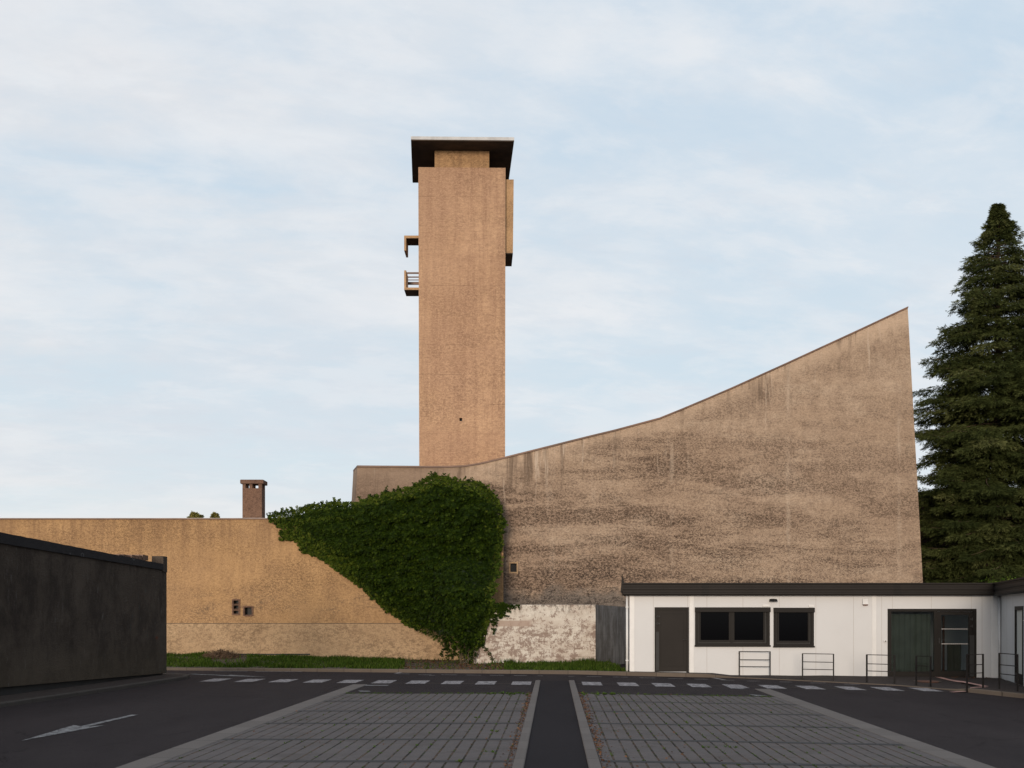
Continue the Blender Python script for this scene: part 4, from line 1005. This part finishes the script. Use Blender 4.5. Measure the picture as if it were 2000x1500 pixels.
for i in range(52000):
    x = rnd.uniform(-16, 4.0); yk = fk(x) + .2; ye = YO - .08 if x < -1.2 else (YWW - .05 if x < 3.3 else 42.5)
    y = yk + (ye - yk) * rnd.random() ** 1.0
    du = CX + F * x / y
    # bare soil with leaf litter under the creeper
    if 790 < du < 985 and rnd.random() < .93: continue
    if 412 < du < 482 and y > 39.5 and rnd.random() < .9: continue
    dn = mnoise.noise(Vector((x * .9, y * .9, 3)))
    if rnd.random() > .75 + dn * 1.2: continue
    h = rnd.uniform(.05, .15) * (1 + .8 * dn) * (1.5 if y > ye - .5 and x > -1.2 else 1)
    z = bank_z(x, y) - .01; a = rnd.uniform(0, math.tau); wv = .012 + rnd.random() * .012
    lean = Vector((math.cos(a), math.sin(a), 0)) * h * rnd.uniform(.1, .7); pp = Vector((x, y, z)); sd = Vector((math.cos(a + 1.5), math.sin(a + 1.5), 0)) * wv
    q.tri(pp - sd, pp + sd, pp + lean + Vector((0, 0, h)))
tag(q.build('grass', M['grass']), 'strip of short green grass between the far kerb and the walls', 'grass', kind='stuff')
# ---- dead leaves
q = Q()
def dead(x, y, z, s):
    n_ = (Vector((0, 0, 1)) + rv(rnd) * .5).normalized(); d_ = rv(rnd); d_ = (d_ - n_ * d_.dot(n_)).normalized(); leaf(q, Vector((x, y, z + .008)), d_, n_, s, s * .7)
for i in range(2600):
    x = rnd.uniform(-4.3, -.1); yk = fk(x) + .3; y = rnd.uniform(yk, YWW - .1 if x > -2 else YO - .1); dead(x, y, bank_z(x, y), rnd.uniform(.04, .09))
for i in range(1100):
    y = Y0 + (YE + .3 - Y0) * rnd.random() ** .8; s_ = .66 + abs(rnd.gauss(0, .07)); x, yy = SY(s_, y); dead(x, yy, gz(x, yy), rnd.uniform(.03, .06))
for i in range(900):
    y = Y0 + (YE + .3 - Y0) * rnd.random() ** .8; s_ = -.57 - abs(rnd.gauss(0, .06)); x, yy = SY(s_, y); dead(x, yy, gz(x, yy), rnd.uniform(.025, .05))
for i in range(260):
    y = rnd.uniform(9, YE); s_ = rnd.choice([-1, 1]) * rnd.uniform(.7, 5.7) if rnd.random() < .5 else .66 + abs(rnd.gauss(0, 1.2)); s_ = min(s_, 5.7); x, yy = SY(s_, y); dead(x, yy, gz(x, yy), rnd.uniform(.03, .06))
for i in range(60):
    x = rnd.uniform(15.0, 16.4); y = YP - .1 - rnd.random() ** 2 * .8; dead(x, y, drop(x, y), rnd.uniform(.04, .07))
tag(q.build('fallen_leaves', M['dead']), 'brown fallen leaves gathered beside the path kerbs and below the ivy', 'leaves', kind='stuff')
# ---- weeds in the paving joints
q = Q()
def tuft(x, y, z, r_, n_):
    for i in range(n_):
        d_ = (Vector((rnd.gauss(0, 1), rnd.gauss(0, 1), 0)).normalized() * rnd.uniform(.4, 1) + Vector((0, 0, rnd.uniform(.1, .8)))).normalized()
        leaf(q, Vector((x, y, z)) + Vector((rnd.gauss(0, .01), rnd.gauss(0, .01), 0)), d_, Vector((0, 0, 1)), r_ * rnd.uniform(.5, 1), r_ * .3)
for i in range(1300):
    right = rnd.random() < .64; kx = rnd.randint(3, 26) if right else -rnd.randint(3, 25)
    y = 9 + (YE - 9) * rnd.random(); s_ = (kx + .0) * .215
    if right: s_ = min(5.75, max(.70, s_))
    else: s_ = max(-5.42, min(-.62, s_))
    if mnoise.noise(Vector((s_ * .9, y * .5, 1))) < -.05 and rnd.random() < .7: continue
    x, yy = SY(s_, y); tuft(x, yy, gz(x, yy), rnd.choice([.02, .03, .035, .05]), rnd.randint(4, 9))
for i in range(300):
    s_ = rnd.uniform(-5.4, -.6) if rnd.random() < .5 else rnd.uniform(.7, 5.7); y = YE + rnd.gauss(0, .05); x, yy = SY(s_, y); tuft(x, yy, gz(x, yy), rnd.uniform(.03, .07), 6)
for i in range(25):
    s_ = rnd.choice([rnd.uniform(-1.9, -.6), rnd.uniform(.68, 1.6)]); y = YE - abs(rnd.gauss(0, .3)); x, yy = SY(s_, y); tuft(x, yy, gz(x, yy), .11, 12)
for (u, v) in ((963, 1429), (960, 1469), (1423, 1460), (1384, 1461), (900, 1488), (930, 1402)):
    p_ = G(u, v); 
    for k_ in range(4): tuft(p_.x + rnd.gauss(0, .05), p_.y + rnd.gauss(0, .04), gz(p_.x, p_.y), .055, 9)
tag(q.build('weeds', M['weed']), 'small green weeds growing in the joints of the block paving', 'weeds', kind='stuff')
# ---- twig heap
q = Q(); 
for i in range(2200):
    a = rnd.uniform(0, math.tau); rr = rnd.random() ** .6; x = ox(447) + .72 * rr * math.cos(a); y = 42.3 + .9 * rr * math.sin(a)
    zz_ = bank_z(x, y) + (1 - rr) * .34 * rnd.random() + .02; d_ = rv(rnd); d_.z *= .45; leaf(q, Vector((x, y, zz_)), d_.normalized(), rv(rnd), rnd.uniform(.08, .28), .022)
hp = q.build('twig_heap', M['twig']); tag(hp, 'heap of dry brown twigs and cuttings in the grass under the two vents', 'heap')

# ---- creeper
poly = [(524, 1012), (536, 1006), (560, 1000), (587, 995), (603, 990), (620, 987), (640, 985), (656, 982), (680, 984), (700, 982), (716, 977), (735, 969), (755, 962), (775, 960), (794, 955), (810, 950), (824, 943), (836, 936), (845, 930), (858, 932), (872, 935), (882, 941), (895, 942), (920, 940), (935, 944), (944, 952), (953, 958), (962, 968), (972, 982), (978, 995), (980, 1010), (982, 1024), (977, 1036), (977, 1055), (975, 1072), (971, 1085), (973, 1100), (968, 1120), (962, 1135), (962, 1150), (954, 1160), (954, 1170), (962, 1176), (966, 1184), (962, 1192), (958, 1199), (954, 1207), (950, 1216), (946, 1230), (944, 1250), (936, 1262), (925, 1275), (912, 1285), (895, 1283), (884, 1275), (875, 1262), (862, 1254), (845, 1243), (820, 1228), (800, 1219), (785, 1208), (770, 1197), (752, 1187), (743, 1176), (735, 1168), (722, 1162), (712, 1148), (698, 1138), (684, 1127), (668, 1117), (650, 1103), (635, 1093), (614, 1081), (600, 1078), (590, 1075), (583, 1060), (572, 1050), (560, 1052), (545, 1053), (549, 1040), (554, 1033), (540, 1022)]
def inside(u, v):
    r_ = False; n_ = len(poly); j = n_ - 1
    for i in range(n_):
        a, b_ = poly[i], poly[j]
        if (a[1] > v) != (b_[1] > v) and u < (b_[0] - a[0]) * (v - a[1]) / (b_[1] - a[1]) + a[0]: r_ = not r_
        j = i
    return r_
def edged(u, v):
    m_ = 1e9; n_ = len(poly)
    for i in range(n_):
        a, b_ = poly[i], poly[(i + 1) % n_]; dx, dy = b_[0] - a[0], b_[1] - a[1]
        t = max(0, min(1, ((u - a[0]) * dx + (v - a[1]) * dy) / (dx * dx + dy * dy))); m_ = min(m_, math.hypot(u - a[0] - dx * t, v - a[1] - dy * t))
    return m_
def sm(t): t = max(0, min(1, t)); return t * t * (3 - 2 * t)
# fields on a 5px lattice
LU, LV, ST = 510, 920, 5
nu, nv = (1015 - LU) // ST + 1, (1310 - LV) // ST + 1
ed = [[(edged(LU + i * ST, LV + j * ST) if inside(LU + i * ST, LV + j * ST) else 0) for j in range(nv)] for i in range(nu)]
def edf(u, v):
    i = max(0, min(nu - 2, int((u - LU) / ST))); j = max(0, min(nv - 2, int((v - LV) / ST))); fu = (u - LU) / ST - i; fv = (v - LV) / ST - j
    return (ed[i][j] * (1 - fu) + ed[i + 1][j] * fu) * (1 - fv) + (ed[i][j + 1] * (1 - fu) + ed[i + 1][j + 1] * fu) * fv
def ivy_y(u, v):
    base = YO - .08 - 3.0 * sm((u - 800) / 100) * sm((v - 1060) / 110)
    e = edf(u, v); thick = .15 + .85 * sm((u - 560) / 200)
    bul = (1 - math.exp(-e / 32)) * 1.0 * thick
    X = (u - CX) * .0215; Z = (HV - v) * .0215
    cl_ = mnoise.fractal(Vector((X * .9, Z * 1.5, 2)), .9, 2.1, 4)
    rg = 1 - abs(mnoise.noise(Vector((X * 2.1 + 3, Z * 3.4, 7)))) * 2
    amp = sm(e / 25)
    w1 = Vector((X * 1.5 + .5 * cl_, Z * 1.6 + .5 * cl_, 1.5)); ds_, pt_ = mnoise.voronoi(w1)
    w2 = Vector((X * 3.3 + .4 * cl_, Z * 3.6 + .3 * rg, 4.5)); d2_, p2_ = mnoise.voronoi(w2)
    tuf = .35 - min(1, ds_[0]) + .55 * max(-.6, min(.6, pt_[0].y - w1.y))
    tu2 = .3 - min(1, d2_[0]) + .7 * max(-.6, min(.6, p2_[0].y - w2.y))
    return base - bul - thick * amp * (.24 * cl_ + .42 * tuf + .26 * tu2)
iv = thing('ivy', (-5, 43.2, 0), 'large dark green creeper spilling over the ochre wall and the white wall', 'creeper')
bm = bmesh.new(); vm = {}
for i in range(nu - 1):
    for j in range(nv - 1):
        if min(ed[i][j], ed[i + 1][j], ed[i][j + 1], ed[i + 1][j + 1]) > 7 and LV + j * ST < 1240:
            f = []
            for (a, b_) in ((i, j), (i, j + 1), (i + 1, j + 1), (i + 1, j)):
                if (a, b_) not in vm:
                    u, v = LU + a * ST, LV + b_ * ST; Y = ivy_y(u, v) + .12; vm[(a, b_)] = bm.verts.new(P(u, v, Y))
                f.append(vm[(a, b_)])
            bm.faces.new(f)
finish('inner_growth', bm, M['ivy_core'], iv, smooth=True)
rnd = random.Random(21); q = Q(); q2 = Q()
def cluster(qq, p, nrm, L, k_):
    up = Vector((0, 0, 1))
    ax = (nrm + Vector((rnd.gauss(0, .35), 0, rnd.gauss(0, .3)))).normalized()
    down = (Vector((rnd.gauss(0, .5), 0, -1)) + nrm * rnd.uniform(.1, .6)).normalized()
    base = rnd.uniform(-.4, .4); qq.tone = min(1, max(0, rnd.gauss(.42, .25)))
    for i in range(k_):
        an = base + (i - (k_ - 1) / 2) * .75
        side = down.cross(ax).normalized()
        d_ = (down * math.cos(an) + side * math.sin(an) + ax * rnd.uniform(-.05, .25)).normalized()
        leaf(qq, p + rv(rnd) * .01, d_, ax, L * rnd.uniform(.75, 1.1) * (1 - .12 * abs(i - (k_ - 1) / 2)), L * .42)
cnt = 0
while cnt < 38000:
    u = rnd.uniform(LU, 1012); v = rnd.uniform(LV, 1300); e = edf(u, v)
    if e <= 0: continue
    thin = sm((u - 540) / 120)
    if v > 1225 and rnd.random() < .45 + (v - 1225) / 120: 
        cnt += 1; continue
    Y = ivy_y(u, v); dy = 4
    gx_ = (ivy_y(u + dy, v) - ivy_y(u - dy, v)) / (2 * dy * Y / F); gz_ = (ivy_y(u, v - dy) - ivy_y(u, v + dy)) / (2 * dy * Y / F)
    nrm = Vector((gx_, -1, gz_)).normalized(); nrm = (nrm + Vector((0, 0, .25))).normalized()
    p = P(u, v, Y - rnd.uniform(-.07, .07)); L = rnd.uniform(.07, .13) * (.7 + .3 * thin)
    yel = (e < 9 and rnd.random() < .4) or (u < 700 and v > 1010 and e < 30 and rnd.random() < .45) or (v < 985 and e < 16 and rnd.random() < .5) or rnd.random() < .012
    cluster(q2 if yel else q, p, nrm, L, 5)
    cnt += 1
# shoots that stand out of the outline
for i in range(170):
    k_ = rnd.randrange(0, 42); a, b_ = poly[k_], poly[k_ + 1]; t = rnd.random(); u, v = a[0] + (b_[0] - a[0]) * t, a[1] + (b_[1] - a[1]) * t
    p = P(u, v, ivy_y(u, v) - .02); d_ = Vector((rnd.gauss(.1, .5), rnd.gauss(-.2, .2), rnd.uniform(.4, 1) if k_ < 27 else rnd.uniform(-.4, .4))).normalized()
    if k_ >= 27: d_.x = abs(d_.x)
    n_ = rnd.randint(2, 5)
    for j in range(n_):
        cluster(q if rnd.random() < .6 else q2, p, Vector((0, -1, .3)), rnd.uniform(.08, .13), 5); p = p + d_ * .06
q.build('foliage', M['ivy'], iv); fo2 = q2.build('young_foliage', M['ivy_light'], iv)
# hanging strands and stems over the white wall
q = Q(); bms = bmesh.new()
for i in range(34):
    u = rnd.uniform(866, 972); v0 = rnd.uniform(1185, 1225) if u > 900 else rnd.uniform(1240, 1262); v1 = rnd.uniform(1245, 1298)
    if u > 955: v1 = rnd.uniform(1205, 1240)
    Yb = (YWW - .06) if u > 898 else YO - .12; ph = rnd.uniform(0, 6); prev = None; bms = bmesh.new(); n_ = int((v1 - v0) / 2.2) + 2
    for j in range(n_):
        v = v0 + (v1 - v0) * j / n_; uu = u + 4 * math.sin(v * .06 + ph) + 2 * math.sin(v * .17 + ph * 2); p = P(uu, v, Yb - .05 + .03 * math.sin(v * .1))
        if prev is not None: tube(bms, prev, p, .009, n=4)
        prev = p
        for _ in range(2):
            if rnd.random() < .75: cluster(q, p + rv(rnd) * .06, Vector((0, -1, .2)), rnd.uniform(.06, .11), rnd.choice([3, 5]))
    finish('stem', fixn(bms), M['stem'], iv)
for i in range(9):
    bms = bmesh.new(); u = rnd.uniform(893, 932); prev = P(u, 1296, YWW - .25)
    for j in range(10):
        v = 1296 - j * 9; p = P(u + j * rnd.uniform(-2, 2.2), v, YWW - .22 + .02 * j)
        tube(bms, prev, p, .016, n=5); prev = p
    finish('stem', fixn(bms), M['stem'], iv)
# bare runner curling down the white wall
prev = None; bms = bmesh.new()
for (u, v) in ((944, 1222), (949, 1235), (947, 1250), (945, 1262), (950, 1268), (957, 1276), (962, 1286), (960, 1297)):
    p = P(u, v, YWW - .05)
    if prev is not None: tube(bms, prev, p, .022, n=5)
    for _ in range(7): cluster(q, p + rv(rnd) * .06, Vector((0, -1, .2)), .08, 3)
    prev = p
for i in range(260):
    t = rnd.random(); u = 985 - 12 * t + rnd.gauss(0, 6); v = 1178 + 4 * t + rnd.gauss(0, 1.5) + (rnd.random() ** 3) * 25; cluster(q, P(u, v, YWW - .08), Vector((0, -1, .5)), .09, 5)
for i in range(90):
    u = rnd.uniform(985, 1015); v = 1181 + abs(rnd.gauss(0, 4)); cluster(q, P(u, v, YWW - .06), Vector((0, -1, .5)), .06, 5)
fixn(bms); q.build('hanging_foliage', M['ivy'], iv); finish('stem', bms, M['stem'], iv)

# ---- shrub tops behind the ochre building
for (ua, ub_, vt, lab) in ((366, 396, 1000, 'yellow green shrub top peeping over the ochre wall, the wider one'), (410, 431, 1004, 'small yellow green shrub top over the ochre wall nearer the chimney')):
    Ys = 54.0; xm = (ua + ub_) / 2; c_ = P(xm, 1012, Ys); sh = thing('shrub', (c_.x, Ys, 0), lab, 'shrub', 'shrubs behind the ochre building')
    q = Q(); hw = (ub_ - ua) / 2 * Ys / F; top = P(xm, vt, Ys).z
    for i in range(2600):
        a = rv(rnd); rr = rnd.random() ** .4; fx = a.x * rr; x = c_.x + fx * hw; 
        hh = top - .15 - .22 * abs(fx) + .2 * mnoise.noise(Vector((x * 3.1, 0, ua)));
        z = hh - abs(rnd.gauss(0, .5)) if rnd.random() < .5 else hh + .1 * rnd.random()
        leaf(q, Vector((x, Ys + a.y * hw, z)), rv(rnd), rv(rnd), rnd.uniform(.08, .13), .06)
    q.build('foliage', M['shrub'], sh)
    bm = bmesh.new()
    for i in range(5): tube(bm, (c_.x + rnd.gauss(0, .1), Ys, -.2), (c_.x + rnd.uniform(-.6, .6) * hw, Ys, top - .35), .05, .015, 6)
    finish_each('stem', bm, M['bark'], sh)

# ---- conifer
def conifer(X0, Y0_, zsc, prof_, seed, name, label, nbr):
    rnd = random.Random(seed)
    tr_ = thing(name, (X0, Y0_, 0), label, 'tree')
    ztop = prof_[0][0]
    def rad(z):
        for (za, ra), (zb2, rb2) in zip(prof_, prof_[1:]):
            if za >= z >= zb2: return ra + (rb2 - ra) * (za - z) / (za - zb2)
        return prof_[-1][1]
    bm = bmesh.new(); prev = None
    for i in range(12):
        z = -.3 + (ztop + .2) * i / 12; p = Vector((X0 + .05 * math.sin(z), Y0_ + .05 * math.cos(z * 1.3), z)); r_ = .36 * (1 - i / 12.5) + .02
        if prev is not None: tube(bm, prev[0], p, prev[1], r_, 10)
        prev = (p, r_)
    finish('trunk', bm, M['bark'], tr_, smooth=True)
    q = Q(); bb = bmesh.new()
    def spray(p0, td, L, tone):
        """one arching, feathery shoot with needles all round it"""
        m_ = max(3, int(L / .085)); p = p0.copy(); d2 = td.copy()
        for a_ in range(m_):
            f_ = a_ / m_
            d2 = (d2 + Vector((0, 0, -.10 if f_ < .65 else .12)) + rv(rnd) * .06).normalized(); p = p + d2 * (L / m_)
            for b_ in range(3):
                q.tone = min(1, max(0, tone + .25 * f_ + rnd.gauss(0, .08)))
                nd = (d2 * 1.5 + rv(rnd) * .80).normalized()
                leaf(q, p, nd, rv(rnd), rnd.uniform(.12, .21) * (1.15 - .4 * f_), .026)
    for i in range(nbr):
        t = (i + rnd.random()) / nbr; z = .8 + (ztop - .9) * t ** .95
        az = i * 2.39996 + rnd.uniform(-.7, .7); Rr = rad(z) * rnd.uniform(.62, 1.04) + .10 * (t < .9); rise = rnd.uniform(.05, .42) + (.5 if t > .9 else 0)
        lump = mnoise.noise(Vector((math.cos(az) * 1.3, math.sin(az) * 1.3, z * .55 + seed)))
        Rr *= 1 + .17 * lump
        if t < .88 and lump < -.34 and rnd.random() < .5: continue
        d_ = Vector((math.cos(az), math.sin(az), 0)); side = Vector((-d_.y, d_.x, 0))
        n_ = max(3, int(Rr / .30)); pts = []
        for j in range(n_ + 1):
            s_ = j / n_; zz_ = z + Rr * (rise * s_ - .50 * s_ * s_ + .20 * s_ ** 4)
            pts.append(Vector((X0, Y0_, 0)) + d_ * Rr * s_ + side * Rr * .10 * math.sin(s_ * 3 + i) + Vector((0, 0, zz_)))
        for j in range(n_):
            tube(bb, pts[j], pts[j + 1], .035 * (1 - j / n_) + .007, .035 * (1 - (j + 1) / n_) + .006, 4)
        tb = rnd.gauss(.38, .17); tq = 1.0 if t < .84 else 1.0 - .78 * (t - .84) / .16
        for j in range(1, n_ + 1):
            s_ = j / n_
            if s_ < .18 and Rr > 1.5: continue
            Ls = tq * (.34 * Rr * (1 - s_) + .30) * rnd.uniform(.7, 1.2)
            for sg in (-1, 1, 0):
                sd = (side * sg * rnd.uniform(.6, 1) + d_ * rnd.uniform(.35, .9) + Vector((0, 0, rnd.uniform(-.25, .15)))).normalized()
                p = pts[j].copy(); m_ = max(2, int(Ls / .17)); tw = tb + rnd.gauss(0, .07)
                for a_ in range(m_):
                    sd = (sd + Vector((0, 0, -.09)) + rv(rnd) * .07).normalized(); p2 = p + sd * (Ls / m_)
                    lat = sd.cross(Vector((0, 0, 1))).normalized()
                    for s2 in (-1, 1):
                        spray(p2, (sd * rnd.uniform(.5, 1) + lat * s2 * rnd.uniform(.4, .9) + Vector((0, 0, rnd.uniform(-.35, .2)))).normalized(), tq * rnd.uniform(.24, .46) * (1 - .3 * a_ / m_), tw)
                    p = p2
                spray(p, sd, tq * rnd.uniform(.25, .4), tw + .1)
    for i in range(14):
        z = ztop - 1.35 + i * .075; spray(Vector((X0, Y0_, z)), (rv(rnd) * .7 + Vector((0, 0, 1))).normalized(), .34, .5)
    q.tone = None
    finish('branches', bb, M['bark'], tr_); q.build('foliage', M['needle'], tr_)
    return len(q.f)
YC2 = 49.0; kk = YC2 / F
pr = [(396, 1), (411, 5), (447, 18), (498, 38), (549, 58), (601, 84), (647, 104), (688, 126), (739, 144), (806, 162), (873, 160), (996, 152), (1078, 142), (1180, 135), (1280, 110)]
prof_ = [(H + (HV - v) * kk, r_ * kk) for v, r_ in pr]
nf = conifer(945 * kk + .1, YC2, 1, prof_, 4, 'conifer', 'tall dark green conical conifer at the right edge behind the pavilion', 560)
print('needles', nf)
# leafy shrub behind the pavilion roof at the tree's foot
sh = thing('bush', (20.0, 42.5, 0), 'bright green leafy bush just above the pavilion roof at the foot of the conifer', 'bush'); q = Q()
for i in range(6000):
    a = rv(rnd); rr = rnd.random() ** .4; x = 20.6 + a.x * rr * 2.0; y = 42.5 + a.y * rr; z = 2.2 + a.z * rr * 1.45 + .25 * mnoise.noise(Vector((x * 2, y * 2, 0)))
    leaf(q, Vector((x, y, z)), rv(rnd), rv(rnd), rnd.uniform(.09, .15), .07)
q.build('foliage', M['grass'], sh)
bm = bmesh.new()
for i in range(7): tube(bm, (20.6 + rnd.gauss(0, .15), 42.5, -.5), (20.6 + rnd.uniform(-1, 1), 42.5, 2.2), .05, .02, 6)
finish_each('stem', bm, M['bark'], sh)
